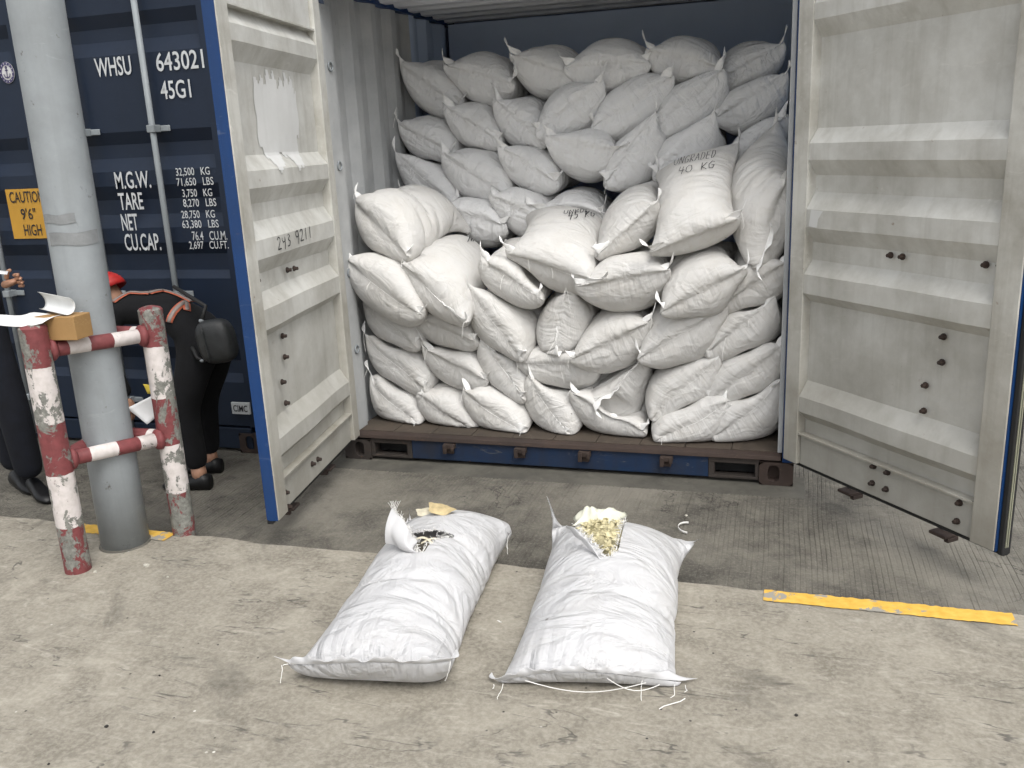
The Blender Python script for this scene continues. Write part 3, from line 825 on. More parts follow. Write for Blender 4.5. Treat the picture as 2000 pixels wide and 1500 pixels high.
# ================================================================== SACKS
# left ear (px), right ear (px), depth y of each ear, rear centre (px, py, y) or None, label
T = 'white woven sack'
SACKS = [
 # upper stack, set back: top row
 ((772, 110), (898, 195), 1.04, 1.04, None, 'leftmost white sack of the top row, its pointed ear up against the inner wall'),
 ((866, 113), (1000, 152), 1.04, 1.00, None, 'second white sack from the left in the top row, loose flap of cloth in front'),
 ((994, 93), (1132, 137), 1.04, 1.00, None, 'third white sack from the left in the top row, sharp left ear'),
 ((1102, 118), (1268, 110), 0.98, 0.98, None, 'fourth white sack from the left in the top row, level seam and domed top'),
 ((1262, 84), (1409, 120), 0.98, 0.98, None, 'tallest white sack of the top row with many fine pleats under its seam'),
 ((1405, 145), (1531, 72), 1.04, 1.00, None, 'rightmost white sack of the top row, dim, ear pointing up right'),
 # upper stack, second row
 ((763, 225), (885, 285), 0.94, 0.95, None, 'leftmost white sack in the second row from the top'),
 ((866, 192), (976, 266), 0.95, 0.95, None, 'second white sack from the left in the second row from the top'),
 ((967, 180), (1056, 267), 0.95, 0.92, None, 'white sack with a steep stitched seam, third in the second row from the top'),
 ((1049, 248), (1177, 142), 0.90, 0.93, None, 'fourth white sack in the second row from the top, seam rising to the right'),
 ((1160, 237), (1314, 137), 0.90, 0.93, None, 'white sack in the second row from the top, just below the domed one'),
 ((1273, 242), (1413, 121), 0.90, 0.93, None, 'second white sack from the right in the second row from the top'),
 ((1399, 215), (1540, 130), 0.95, 0.90, None, 'rightmost white sack in the second row from the top, shaded'),
 # third row
 ((771, 289), (887, 389), 0.86, 0.85, None, 'leftmost white sack in the third row from the top, seam sloping down right'),
 ((862, 283), (990, 380), 0.85, 0.85, None, 'second white sack from the left in the third row from the top'),
 ((972, 275), (1089, 345), 0.84, 0.83, None, 'third white sack from the left in the third row from the top'),
 ((1066, 256), (1211, 283), 0.83, 0.83, None, 'white sack with level seam and tied right corner in the third row from the top'),
 ((1182, 345), (1282, 210), 0.83, 0.85, None, 'white sack seen end on, left of the marked sack, long ear up right'),
 ((1278, 330), (1397, 212), 0.80, 0.83, None, 'white sack peeping out behind the upper left of the marked sack'),
 ((1435, 304), (1535, 215), 0.80, 0.83, None, 'shaded white sack behind the marked sack, at the right inner wall'),
 # fourth row, behind the ledge
 ((857, 393), (992, 425), 0.72, 0.72, None, 'leftmost white sack of the fourth row, behind the ledge of the lower pile'),
 ((960, 368), (1070, 425), 0.72, 0.72, None, 'middle white sack of the fourth row, behind the ledge of the lower pile'),
 ((1045, 400), (1178, 406), 0.72, 0.72, None, 'white sack with level seam right behind the sack lying on the ledge'),
 # sacks lying on the lower pile
 ((690, 373), (797, 487), .30, .10, (842, 402, .72), 'large white sack lying slantwise on the ledge at the left wall'),
 ((672, 487), (824, 605), .13, .04, None, 'white sack with a long straight seam, below the slanting one at the left wall'),
 ((788, 502), (908, 624), .12, .02, (893, 462, .78), 'white sack on the ledge with dark scrawl on top and an ear upright behind'),
 ((940, 490), (1052, 568), .16, .12, None, 'round white sack end under the sack lying on the ledge'),
 ((985, 478), (1178, 542), .16, .08, (1118, 412, .80), 'bright white sack lying on the ledge with dark writing on its back'),
 ((1165, 488), (1286, 380), .16, .22, (1240, 372, .92), 'bulging white sack left of the big marked sack'),
 ((1267, 480), (1448, 412), .06, .10, (1362, 285, .72), 'big white sack marked with handwriting, leaning back on the pile'),
 ((1478, 522), (1541, 318), .10, .22, (1478, 300, .80), 'tall white sack leaning by the right door, steep seam'),
 # lower pile, first row under the ledge
 ((1121, 543), (1308, 515), .10, .10, None, 'white sack with a wide level seam in the middle of the lower pile'),
 ((1292, 592), (1461, 510), .04, .08, None, 'large white sack under the big marked one, seam rising to the right'),
 ((1395, 585), (1538, 497), .15, .15, None, 'white sack under the tall leaning one, at the right door'),
 # second row of the lower pile
 ((698, 547), (812, 663), .27, .20, None, 'white sack at the left wall, third up from the floor'),
 ((797, 603), (930, 653), .22, .20, None, 'white sack half under the scrawled one, second from the left wall'),
 ((911, 547), (1019, 688), .16, .14, None, 'white sack with a steep seam and drooping lower ear, below the round sack end'),
 ((1106, 553), (1083, 690), .18, .16, None, 'white sack with an upright seam in the middle of the lower pile'),
 ((1112, 692), (1274, 613), .12, .15, None, 'white sack right of the one with the upright seam'),
 ((1249, 684), (1420, 580), .12, .15, None, 'white sack with a pocked mark and long seam rising to the right'),
 ((1377, 672), (1512, 565), .17, .18, None, 'white sack at the right door, third up from the floor'),
 # third row
 ((710, 645), (832, 747), .26, .20, None, 'white sack at the left wall, second up from the floor, curved rolled seam'),
 ((826, 665), (951, 733), .22, .20, None, 'white sack with a frayed ragged seam, second up from the floor'),
 ((944, 645), (1020, 768), .22, .18, None, 'narrow white sack with a steep seam, second up from the floor'),
 ((1010, 702), (1170, 688), .19, .19, None, 'white sack squeezed flat under the one with the upright seam'),
 ((1162, 797), (1262, 682), .13, .18, None, 'plump white sack with a wrinkled seam, middle right, second up from the floor'),
 ((1277, 802), (1404, 685), .15, .18, None, 'white sack second from the right, second up from the floor'),
 ((1384, 768), (1533, 660), .18, .18, None, 'white sack at the right door, second up from the floor'),
 # bottom row
 ((714, 717), (812, 821), .26, .20, None, 'leftmost white sack on the container floor'),
 ((823, 762), (912, 828), .20, .18, None, 'second white sack from the left on the container floor'),
 ((906, 752), (1020, 839), .18, .13, None, 'third white sack from the left on the container floor'),
 ((1033, 724), (1108, 839), .18, .14, None, 'fourth white sack from the left on the container floor, pleated'),
 ((1114, 752), (1260, 832), .16, .14, None, 'fourth white sack from the right end of the container floor row'),
 ((1289, 848), (1419, 773), .11, .16, None, 'second white sack from the right on the container floor, ear over the edge'),
 ((1391, 838), (1526, 730), .14, .18, None, 'rightmost white sack on the container floor'),
]
SACKS_TOP = 31

def sack_sim(EL, ER, BC, Wf, LEN, N, Mc, iters, kvol, bounds, grav, collide, noise, seed, floor_z=None, BEL=None, BER=None, bend=.05, MID=None, kback=.12, kmid=.06):
    """quasi-static cloth: tubes of fabric sewn flat at both ends, filled, pulled to their ears, pressed on each other"""
    g = np.random.default_rng(seed)
    B = len(EL); EL = EL.astype(np.float32); ER = ER.astype(np.float32); BC = BC.astype(np.float32)
    FC = (EL + ER) / 2
    A = ER - EL; A /= np.linalg.norm(A, axis=1, keepdims=True)
    Lx = BC - FC; blen = np.linalg.norm(Lx, axis=1, keepdims=True); Lx = Lx / blen
    Nn = np.cross(A, Lx); Nn /= np.linalg.norm(Nn, axis=1, keepdims=True)      # A x L : up for A=+x, L=+y
    A2 = np.cross(Lx, Nn)
    ra = (2 * Wf / Mc).astype(np.float32)[None, None, :]; rl = (LEN / (N - 1)).astype(np.float32)[None, None, :]
    th = 2 * np.pi * np.arange(Mc) / Mc
    tt = np.arange(N) / (N - 1)
    P = np.zeros((N, Mc, B, 3), np.float32)
    for i, t in enumerate(tt):
        a = .38 * Wf * (1 + .25 * abs(2 * t - 1) ** 4); b = .25 * Wf * max(0, math.sin(math.pi * t)) ** .6
        dirA = A * (1 - t) + A2 * t
        c = FC + (BC - FC) * t
        P[i] = c[None] - np.cos(th)[:, None, None] * a[None, :, None] * dirA[None] + np.sin(th)[:, None, None] * b[None, :, None] * Nn[None]
    P += g.normal(0, 1, P.shape).astype(np.float32) * noise
    for q in range(3):                                                       # low-frequency lumps
        f1, f2 = g.integers(1, 5), g.integers(1, 4)
        ph = g.uniform(0, 6.28, B)
        w = np.sin(f1 * th[None, :, None] + f2 * 6.28 * tt[:, None, None] + ph[None, None, :]) * .010
        P += (w[..., None] * Nn[None, None]).astype(np.float32)
    V0 = (kvol * Wf ** 2 * LEN).astype(np.float32)
    if BEL is None:
        BEL = BC - A2 * (.44 * Wf)[:, None]; BER = BC + A2 * (.44 * Wf)[:, None]
    BEL = BEL.astype(np.float32); BER = BER.astype(np.float32)
    rev = (-np.arange(Mc)) % Mc
    pairs = []
    if collide:
        Cc = (FC + BC) / 2
        for i in range(B):
            for j in range(B):
                if i != j and np.linalg.norm(Cc[i] - Cc[j]) < .62: pairs.append((i, j))
    ext = np.stack([.345 * Wf, .46 * LEN, .275 * Wf], 1).astype(np.float32)
    def con(Aa, Bb, rest, ks, kc):
        d = Bb - Aa; l = np.sqrt((d * d).sum(-1)) + 1e-9
        e = (l - rest) / l
        e *= np.where(e > 0, ks * .5, kc * .5)
        c = e[..., None] * d
        Aa += c; Bb -= c
    rd = np.sqrt(ra ** 2 + rl ** 2)
    for it in range(iters):
        P[..., 2] -= grav
        # volume
        t1 = np.empty_like(P); t1[1:-1] = P[2:] - P[:-2]; t1[0] = P[1] - P[0]; t1[-1] = P[-1] - P[-2]
        t2 = np.roll(P, -1, 1) - np.roll(P, 1, 1)
        nv = np.cross(t1, t2); nv *= .25
        cen = P.mean((0, 1))
        rel = P - cen[None, None]
        V = (rel * nv).sum((0, 1, 3)) / 3
        sgn = np.sign(V); sgn[sgn == 0] = 1
        lam = (V0 - np.abs(V)) / ((nv * nv).sum((0, 1, 3)) + 1e-12) * sgn
        step = (lam[None, None, :, None] * nv) * .35
        np.clip(step, -.012, .012, out=step)
        P += step
        for sweep in range(2):
            con(P[:, 0::2], P[:, 1::2], ra, 1.0, .75)
            con(P[:, 1:-1:2], P[:, 2::2], ra, 1.0, .75)
            con(P[:, -1:], P[:, 0:1], ra, 1.0, .75)
            con(P[0::2], P[1::2], rl, 1.0, .75)
            con(P[1:-1:2], P[2::2], rl, 1.0, .75)
        if it % 2 == 0:
            for par in (0, 1):
                Aa = P[par:-1:2] if par == 0 else P[1:-1:2]
                for sh in (-1, 1):
                    Bi = P[1::2] if par == 0 else P[2::2]
                    Bv = np.roll(Bi, sh, 1); Av = Aa[:len(Bv)].copy()
                    a0 = Av.copy(); b0 = Bv.copy()
                    con(Av, Bv, rd, .30, .12)
                    P[par:par + 2 * len(Bv):2][:len(Bv)] += Av - a0
                    Bi += np.roll(Bv - b0, -sh, 1)
        # bending
        lap = (np.roll(P, 1, 1) + np.roll(P, -1, 1)) * .5 - P
        lap[1:-1] += (P[2:] + P[:-2]) * .5 - P[1:-1]
        P += bend * .5 * lap
        # sewn ends
        for rrow in (0, N - 1):
            P[rrow] = (P[rrow] + P[rrow][rev]) * .5
        h = Mc // 2
        P[0, 0] += .35 * (EL - P[0, 0]); P[0, h] += .35 * (ER - P[0, h])
        P[-1, 0] += kback * (BEL - P[-1, 0]); P[-1, h] += kback * (BER - P[-1, h])
        if MID is not None:                                   # the seam keeps its line from ear to ear
            for q in range(2, h - 1):
                t = q / h; tgt = EL * (1 - t) ** 2 + ER * t ** 2 + (2 * MID - .5 * (EL + ER)) * (2 * t * (1 - t))
                P[0, q] += kmid * (tgt - P[0, q]); P[0, Mc - q] = P[0, q]
        if collide and it > 12 and it % 2 == 0:
            cen = P[N // 5: -N // 5].mean((0, 1))
            for i, j in pairs:                                  # push verts of j out of sack i
                Q = P[:, :, j] - cen[i]
                ua = Q @ A2[i]; ul = Q @ Lx[i]; un = Q @ Nn[i]
                F = np.abs(ua / ext[i, 0]) ** 2.4 + np.abs(ul / ext[i, 1]) ** 4 + np.abs(un / ext[i, 2]) ** 2.4
                msk = F < 1
                if msk.any():
                    # move along the thickness and width directions to the surface
                    s = (np.maximum(F, .15) ** (-1 / 2.4) - 1) * .22
                    s = np.where(msk, s, 0)
                    P[:, :, j] += (s * ua)[..., None] * A2[i] * .6 + (s * un)[..., None] * Nn[i]
        if bounds is not None:
            np.clip(P[..., 0], bounds[0], bounds[1], out=P[..., 0])
            np.maximum(P[..., 2], bounds[2], out=P[..., 2])
            np.maximum(P[..., 1], bounds[3], out=P[..., 1])
        if floor_z is not None: np.maximum(P[..., 2], floor_z, out=P[..., 2])
    return P

def sack_faces(N, Mc, skip=None):
    """verts of the two end rows are shared between the two layers"""
    h = Mc // 2
    idx = np.zeros((N, Mc), int); k = 0; order = []
    for i in range(N):
        for j in range(Mc):
            if i in (0, N - 1) and j > h: idx[i, j] = idx[i, Mc - j]; continue
            idx[i, j] = k; order.append((i, j)); k += 1
    fs, uvs = [], []
    for i in range(N - 1):
        for j in range(Mc):
            if skip and skip(i, j): continue
            j2 = (j + 1) % Mc
            q = [idx[i, j], idx[i, j2], idx[i + 1, j2], idx[i + 1, j]]
            uv = [(j / Mc, i / (N - 1)), ((j + 1) / Mc, i / (N - 1)), ((j + 1) / Mc, (i + 1) / (N - 1)), (j / Mc, (i + 1) / (N - 1))]
            fs.append(q[::-1]); uvs.append(uv[::-1])
    return order, fs, uvs

def hem_strip(P, row, width, rough, seed, earw=1.3, n_ear=3.5):
    """the sewn selvedge that stands out beyond the stitch line"""
    g = random.Random(seed)
    N, Mc = P.shape[:2]; h = Mc // 2
    nxt = 1 if row == 0 else N - 2
    S = np.array([P[row, k] for k in range(h + 1)])
    I = np.array([(P[nxt, k] + P[nxt, (Mc - k) % Mc]) / 2 for k in range(h + 1)])
    D = S - I; D /= (np.linalg.norm(D, axis=1, keepdims=True) + 1e-9)
    for _ in range(4): D[1:-1] = (D[:-2] + D[1:-1] * 2 + D[2:]) / 4
    U = np.gradient(S, axis=0); U /= (np.linalg.norm(U, axis=1, keepdims=True) + 1e-9)
    Nn = np.cross(U, D); Nn /= (np.linalg.norm(Nn, axis=1, keepdims=True) + 1e-9)
    ph = g.uniform(0, 6)
    vs, fs, uvs = [], [], []
    rows = 4
    bias = g.choice([-1, 1]) * g.uniform(.2, .7)
    for k in range(h + 1):
        ear = max(0.0, 1 - min(k, h - k) / n_ear)
        D[k] = D[k] * (1 - .75 * ear) + U[k] * (1 if k > h / 2 else -1) * 1.1 * ear
        D[k] /= np.linalg.norm(D[k])
    for k in range(h + 1):
        ear = max(0.0, 1 - min(k, h - k) / n_ear)
        w = width * (1 + earw * ear) * (1 + rough * math.sin(k * 1.9 + ph) * .5 + g.uniform(-rough, rough) * .5)
        fold = math.sin(k * .55 + ph) * .5 + math.sin(k * 1.3 + 2 * ph) * .35
        for q in range(rows):
            t = q / (rows - 1)
            c = S[k] + D[k] * (w * t - .004) + Nn[k] * (fold * .8 + bias) * width * .8 * t * t
            c = c - np.array([0, 0, 1.0]) * width * .25 * t * t
            th = .0022 if q < rows - 1 else .0012
            vs += [c - Nn[k] * th, c + Nn[k] * th]
    r2 = rows * 2
    for k in range(h):
        for q in range(rows - 1):
            a = k * r2 + q * 2
            fs.append([a, a + r2, a + r2 + 2, a + 2]); fs.append([a + 1, a + 3, a + r2 + 3, a + r2 + 1])
        a = k * r2 + (rows - 1) * 2
        fs.append([a, a + r2, a + r2 + 1, a + 1])
    return vs, fs, S, D
def thread(mb, p, length, seed, droop=1.0, r=.0011, d0=None, zmin=None):
    g = random.Random(seed)
    d = np.array([g.uniform(-.5, .5), -.6, g.uniform(-.6, .1)]) if d0 is None else np.asarray(d0, float)
    pts = [np.asarray(p, float)]
    for k in range(7):
        d = d + np.array([g.uniform(-.4, .4), g.uniform(-.3, .1), -.45 * droop]); d /= np.linalg.norm(d)
        pts.append(pts[-1] + d * length / 7)
        if zmin is not None: pts[-1][2] = max(pts[-1][2], zmin)
    mb.tube(pts, r, 5)

def build_pile():
    EL = np.array([on_y(*s[0], s[2]) for s in SACKS]); ER = np.array([on_y(*s[1], s[3]) for s in SACKS])
    wid = np.linalg.norm(ER - EL, axis=1)
    Wf = np.clip(wid * np.where(np.arange(len(SACKS)) < 23, 1.12, 1.10), .46, .60); LEN = np.full(len(SACKS), .86)
    BC = []
    for k, s in enumerate(SACKS):
        if s[4] is None:
            c = (EL[k] + ER[k]) / 2
            BC.append(c + np.array([random.uniform(-.05, .05) + (.03 if c[0] < .6 else (-.03 if c[0] > 1.9 else 0)), 0.64, random.uniform(.0, .04)]))
        else: BC.append(on_y(*s[4]))
    BC = np.array(BC)
    N, Mc = 40, 60
    P = sack_sim(EL, ER, BC, Wf, LEN, N, Mc, 130, .25, (.062, W - .062, .160, -.04), .0006, True, .005, 5, bend=.022, MID=((EL + ER) / 2 + np.array([0, .01, 0])).astype(np.float32))
    order, fs, uvs = sack_faces(N, Mc)
    out = []
    for k, s in enumerate(SACKS):
        Q = P[:, :, k].astype(float)
        V = [Q[i, j] for i, j in order]
        base = Q.mean((0, 1)); base[2] = Q[..., 2].min()
        mb = MB(); mb.add([v - base for v in V], fs, uvs)
        o = mb.build('sack', M['sack'] if k < 23 else M['sack_dusty_dimmed'], smooth=True, subsurf=1); o.location = base
        tag(o, s[5], 'sack', 'white sacks stacked in the open container')
        for row in (0, N - 1):
            if row and k not in (23, 25, 27, 29, 30): continue
            vs, f2, S, D = hem_strip(Q, row, .038 if k < 23 else .031, .35, k * 7 + row)
            hm = MB().add(vs, f2).build('seam_hem', M['hem'], o, smooth=True, subsurf=1)
        g = random.Random(k)
        for q in range(g.choice([0, 0, 1, 2, 2, 3])):
            tm = MB()
            kk = g.choice([0, len(S) - 1, g.randrange(len(S))])
            if row: pass
            S0 = Q[0, min(kk, Mc // 2)]
            thread(tm, S0 + np.array([0, -.012, 0]), g.uniform(.03, .13), k * 31 + q)
            tm.build('loose_thread', M['thread'], o)
        out.append((o, Q))
    return out, order, fs
pile, PORD, PFS = build_pile()

def bvh_of(Q, order, fs):
    return BVHTree.FromPolygons([Vector(Q[i, j]) for i, j in order], fs)
def write_on(obj, Q, strokes, to_px, width, name='handwriting'):
    """lay marker strokes on the cloth where they stand on the sack"""
    bv = bvh_of(Q, PORD, PFS); mb = MB(); o = Vector(CAM)
    def to3(p):
        px = to_px(p); h = bv.ray_cast(o, Vector(ray(*px)).normalized())
        if h[0] is None: return None
        n = h[1] if h[1].dot(o - h[0]) > 0 else -h[1]
        return np.array(h[0] + n * .006), np.array(n)
    ribbon_strokes(mb, strokes, width, to3, None)
    if mb.v: mb.build(name, M['ink'], obj)
def px_line(x0, y0, x1, y1, h, wd, lean=0.0):
    ex = np.array([x1 - x0, y1 - y0]) / wd
    up = np.array([lean, -h])
    return lambda p: (x0 + ex[0] * p[0] + up[0] * p[1], y0 + ex[1] * p[0] + up[1] * p[1])
def write_line(k, text, x0, y0, x1, y1, h, lean, width):
    wd = len(text) * .85 - .15; f = px_line(x0, y0, x1, y1, h, wd, lean); at = 0
    for word in text.split(' '):
        i0 = text.index(word, at); at = i0 + len(word)
        st = [[(x + (i0 + i) * .85, y) for x, y in q] for i, ch in enumerate(word) for q in GL[ch]]
        write_on(pile[k][0], pile[k][1], st, f, width)
write_line(29, 'UNGRADED', 1316, 325, 1396, 308, 14, 4, .0016)
write_line(29, '40 KG', 1324, 342, 1394, 329, 14, 3, .0018)
write_line(27, '45 KG', 1108, 430, 1160, 424, 13, 3, .0024)
write_line(27, 'UNKDED', 1100, 420, 1160, 414, 7, 2, .0018)
write_line(25, 'NKD', 912, 474, 940, 470, 14, 6, .0022)
write_line(24, 'A12', 795, 482, 835, 474, 12, 4, .0022)

# ================================================================== the two opened sacks in front
def project(p):
    d = np.asarray(p) - CAM; z = d @ CF
    return 1000 + FPX * (d @ CR) / z, 750 - FPX * (d @ CU) / z
def in_poly(x, y, poly):
    c = False; n = len(poly)
    for i in range(n):
        x0, y0 = poly[i]; x1, y1 = poly[(i + 1) % n]
        if (y0 > y) != (y1 > y) and x < (x1 - x0) * (y - y0) / (y1 - y0) + x0: c = not c
    return c
M['chip_beige'] = simple('dried_beige_chip', (.50, .40, .22), .7, .2, 40, .4)
M['chip_pale'] = simple('dried_pale_chip', (.60, .55, .42), .65, .15, 40, .35)
M['crumb'] = simple('yellow_dried_crumbs', (.58, .52, .32), .6, .25, 60, .5)
M['dark_content'] = simple('dark_sack_contents', (.10, .088, .065), .7, .5, 40, .4)
M['inner_film'] = simple('cloudy_plastic_film', (.70, .70, .58), .25, .1, 20, .4, 0, .6)

def shard(mb, c, r, t, g, tilt=.5):
    n = g.randint(6, 9); a = np.array([g.uniform(-tilt, tilt), g.uniform(-tilt, tilt), 1.0]); a /= np.linalg.norm(a)
    u = np.cross(a, [1, 0, 0]); u /= np.linalg.norm(u); w = np.cross(a, u)
    top, bot = [], []
    el = g.uniform(.5, .9); rot = g.uniform(0, 6)
    for k in range(n):
        th = 2 * math.pi * k / n; q = r * g.uniform(.75, 1.1)
        x, y = q * math.cos(th), q * el * math.sin(th)
        x, y = x * math.cos(rot) - y * math.sin(rot), x * math.sin(rot) + y * math.cos(rot)
        p = np.asarray(c) + u * x + w * y + a * (.25 * r * (x / r) ** 2)
        top.append(p + a * t); bot.append(p - a * t)
    vs = top + bot + [np.asarray(c) + a * t * 1.3, np.asarray(c) - a * t]
    fs = []
    for k in range(n):
        k2 = (k + 1) % n
        fs += [[k, k2, 2 * n], [n + k2, n + k, 2 * n + 1], [k2, k, n + k, n + k2]]
    mb.add(vs, fs)

def hero_sacks():
    EL = np.array([on_z(556, 1290, .18), on_z(970, 1325, .125)])
    ER = np.array([on_z(880, 1280, .25), on_z(1336, 1325, .13)])
    BEL = np.array([on_z(800, 1000, .18), on_z(1072, 990, .31)])
    MID = np.array([on_z(715, 1264, .285), on_z(1125, 1284, .235)]).astype(np.float32)
    BER = np.array([on_z(985, 1038, .20), on_z(1345, 1060, .17)])
    BC = (BEL + BER) / 2; BC[:, 2] = .25
    FCz = (EL + ER) / 2
    wid = np.linalg.norm(ER - EL, axis=1); ln = np.linalg.norm(BC - FCz, axis=1)
    N, Mc = 72, 96
    P = sack_sim(EL, ER, BC, wid * .91, ln * 1.11, N, Mc, 260, np.array([.262, .258]), None, .0004, False, .006, 21, PLATZ + .003, BEL, BER, bend=.03, MID=MID, kback=.3)
    # draw the four sewn corners out into ears
    ears = [[(556, 1290, .17), (884, 1282, .235), (800, 1000, .20), (997, 1040, .20)], [(968, 1327, .112), (1340, 1328, .115), (1074, 983, .35), (1360, 1056, .215)]]
    for k in range(2):
        for q, (row, col) in enumerate(((0, 0), (0, Mc // 2), (N - 1, 0), (N - 1, Mc // 2))):
            d = (on_z(*ears[k][q]) - P[row, col, k]).astype(np.float32)
            for i in range(18):
                for j in range(-17, 18):
                    r_ = row + i if row == 0 else row - i
                    w = max(0, 1 - i / 18) ** 2.4 * max(0, 1 - abs(j) / 17.5) ** 2.4
                    P[r_, (col + j) % Mc, k] += d * w
    np.maximum(P[..., 2], PLATZ + .003, out=P[..., 2])
    polys = [[(788, 1048), (812, 1040), (852, 1035), (888, 1047), (856, 1054), (836, 1064), (824, 1079), (808, 1068)],
             [(1125, 1015), (1150, 998), (1205, 1000), (1222, 1024), (1206, 1074), (1188, 1092), (1166, 1064), (1140, 1042)]]
    labels = ['opened white sack at left, torn hole with two beige chips lying beside it', 'opened white sack at right, torn hole full of yellowish crumbs']
    res = []
    for k in range(2):
        Q = P[:, :, k].astype(float)
        hole = set()
        for i in range(N - 1):
            for j in range(0, Mc // 2):
                c = (Q[i, j] + Q[i + 1, j] + Q[i, (j + 1) % Mc] + Q[i + 1, (j + 1) % Mc]) / 4
                if in_poly(*project(c), polys[k]): hole.add((i, j))
        order, fs, uvs = sack_faces(N, Mc, lambda i, j: (i, j) in hole)
        base = Q.mean((0, 1)); base[2] = Q[..., 2].min()
        o = MB().add([Q[i, j] - base for i, j in order], fs, uvs).build('sack', M['sack_clean_dimmed'], smooth=True, subsurf=1)
        o.location = base
        tag(o, labels[k], 'sack', 'torn sample sacks on the platform')
        for row in (0, N - 1):
            vs, f2, S, D = hem_strip(Q, row, .026, .45, k * 17 + row + 3, .5, 5.0)
            MB().add(vs, f2).build('seam_hem', M['sack_clean_dimmed'], o, smooth=True, subsurf=1)
        res.append((o, Q, hole, order, fs))
    # frayed edges of the holes, loose threads
    for k, (o, Q, hole, order, fs) in enumerate(res):
        g = random.Random(40 + k); mb = MB()
        rim = []
        for (i, j) in hole:
            for di, dj in ((1, 0), (-1, 0), (0, 1), (0, -1)):
                if (i + di, j + dj) not in hole: rim.append((i, j, di, dj))
        cen = np.mean([Q[i, j] for i, j in hole], axis=0)
        for i, j, di, dj in rim:
            for q in range(3):
                p = Q[i + (1 if di > 0 else 0), j + (1 if dj > 0 else 0)] * .5 + .5 * Q[i, j]
                inw = cen - p; inw /= np.linalg.norm(inw)
                d = inw * g.uniform(.2, 1) + np.array([g.uniform(-.5, .5), g.uniform(-.5, .5), g.uniform(.2, 1.0)])
                L = g.uniform(.008, .030)
                pts = [p - inw * .006]
                for s in range(3):
                    d = d / np.linalg.norm(d) + np.array([g.uniform(-.3, .3), g.uniform(-.3, .3), -.2]); pts.append(pts[-1] + d / np.linalg.norm(d) * L / 3)
                mb.tube(pts, .0008, 4)
        fr = mb.build('frayed_edge', M['thread'], o); fr['kind'] = 'stuff'
        h = Mc // 2; q = 0
        spots = [(0, h, 0), (0, 0, 0), (N - 1, h, 0), (N - 1, h - 2, 0)] if k == 0 else [(0, 0, 0), (0, 3, 0), (0, h, 0), (0, h - 2, 0), (0, h - 9, 0)]
        for i, j, _ in spots:
            tm = MB(); thread(tm, Q[i, j] + np.array([0, -.02 if i == 0 else .01, -.004]), g.uniform(.03, .11), 77 + k * 9 + q, .8, .0011, None, PLATZ + .003); q += 1
            tm.build('loose_thread', M['thread'], o)
        if k == 1:
            for a, b, dz in ((10, 40, .035), (31, 43, .03)):
                A, B2 = Q[0, a], Q[0, b]; tm = MB()
                tm.tube([A + (B2 - A) * t + np.array([0, -.035, -dz * math.sin(math.pi * t)]) for t in [s / 10 for s in range(11)]], .0014, 5)
                tm.build('loose_thread', M['thread'], o)
    # torn flap standing beside the left sack's hole
    o, Q, hole, order, fs = res[0]
    bv = BVHTree.FromPolygons([Vector(Q[i, j]) for i, j in order], fs); co = Vector(CAM)
    def hit(px, py):
        h = bv.ray_cast(co, Vector(ray(px, py)).normalized()); return np.array(h[0]) if h[0] is not None else on_z(px, py, .33)
    a, b = hit(752, 1062), hit(818, 1082)
    vs, fs2, uv2 = [], [], []
    nu, nv = 14, 12
    for i in range(nu + 1):
        u = i / nu; base = a + (b - a) * u
        hgt = .105 * (1 - u) ** .8 + .02
        for j in range(nv + 1):
            v = j / nv
            p = base + np.array([-.02 * math.sin(v * 2.2) + .035 * v * (1 - u), .045 * v - .02 * math.sin(v * 3), hgt * v])
            p = p + np.array([.006 * math.sin(u * 9 + v * 3), .008 * math.sin(u * 7), .004 * math.sin(u * 21) * v])
            vs.append(p)
    for i in range(nu):
        for j in range(nv):
            q = i * (nv + 1) + j; fs2.append([q, q + nv + 1, q + nv + 2, q + 1]); uv2.append([(i / nu * .2, j / nv * .1)] * 4)
    fl = MB().add(vs, fs2, uv2).build('torn_flap', M['sack_clean_dimmed'], o, smooth=True, subsurf=1, thick=.0015)
    g = random.Random(3); mb = MB()
    for i in range(nu + 1):
        for q in range(4):
            p = np.array(vs[i * (nv + 1) + nv]) + np.array([g.uniform(-.004, .004), 0, -.003])
            d = np.array([g.uniform(-.5, .5), g.uniform(-.3, .3), 1.0]); L = g.uniform(.006, .022) * (1.8 if i < 4 else 1)
            mb.tube([p, p + d * L * .5, p + d * L + np.array([g.uniform(-.006, .006), 0, 0])], .0008, 4)
    mb.build('frayed_edge', M['thread'], fl)['kind'] = 'stuff'
    # folded lip of cloth along the right sack's hole
    o2, Q2, hole2, order2, fsb = res[1]
    bv2 = BVHTree.FromPolygons([Vector(Q2[i, j]) for i, j in order2], fsb)
    def hit2(px, py):
        h = bv2.ray_cast(co, Vector(ray(px, py)).normalized()); return np.array(h[0]) if h[0] is not None else on_z(px, py, .36)
    a2, b2 = hit2(1116, 1030), hit2(1186, 1096); vs, fs2, uv2 = [], [], []
    for i in range(21):
        u = i / 20; base2 = a2 + (b2 - a2) * u; hg = .040 * math.sin(math.pi * min(1, u * 1.05 + .02)) ** .6
        for j in range(11):
            v = j / 10; q = v * 3.6
            vs.append(base2 + np.array([-.018 + hg * (.5 - .9 * math.sin(q * .55)), .01 * (v - .5), hg * math.sin(q * .8) * .95 - .004 + .004 * math.sin(u * 17 + v * 5)]))
    for i in range(20):
        for j in range(10): q = i * 11 + j; fs2.append([q, q + 11, q + 12, q + 1]); uv2.append([(i * .01, j * .01)] * 4)
    MB().add(vs, fs2, uv2).build('torn_flap', M['sack_clean_dimmed'], o2, smooth=True, subsurf=1, thick=.0015)
    # contents seen in the left hole
    cen = np.mean([Q[i, j] for i, j in hole], axis=0); g = random.Random(9)
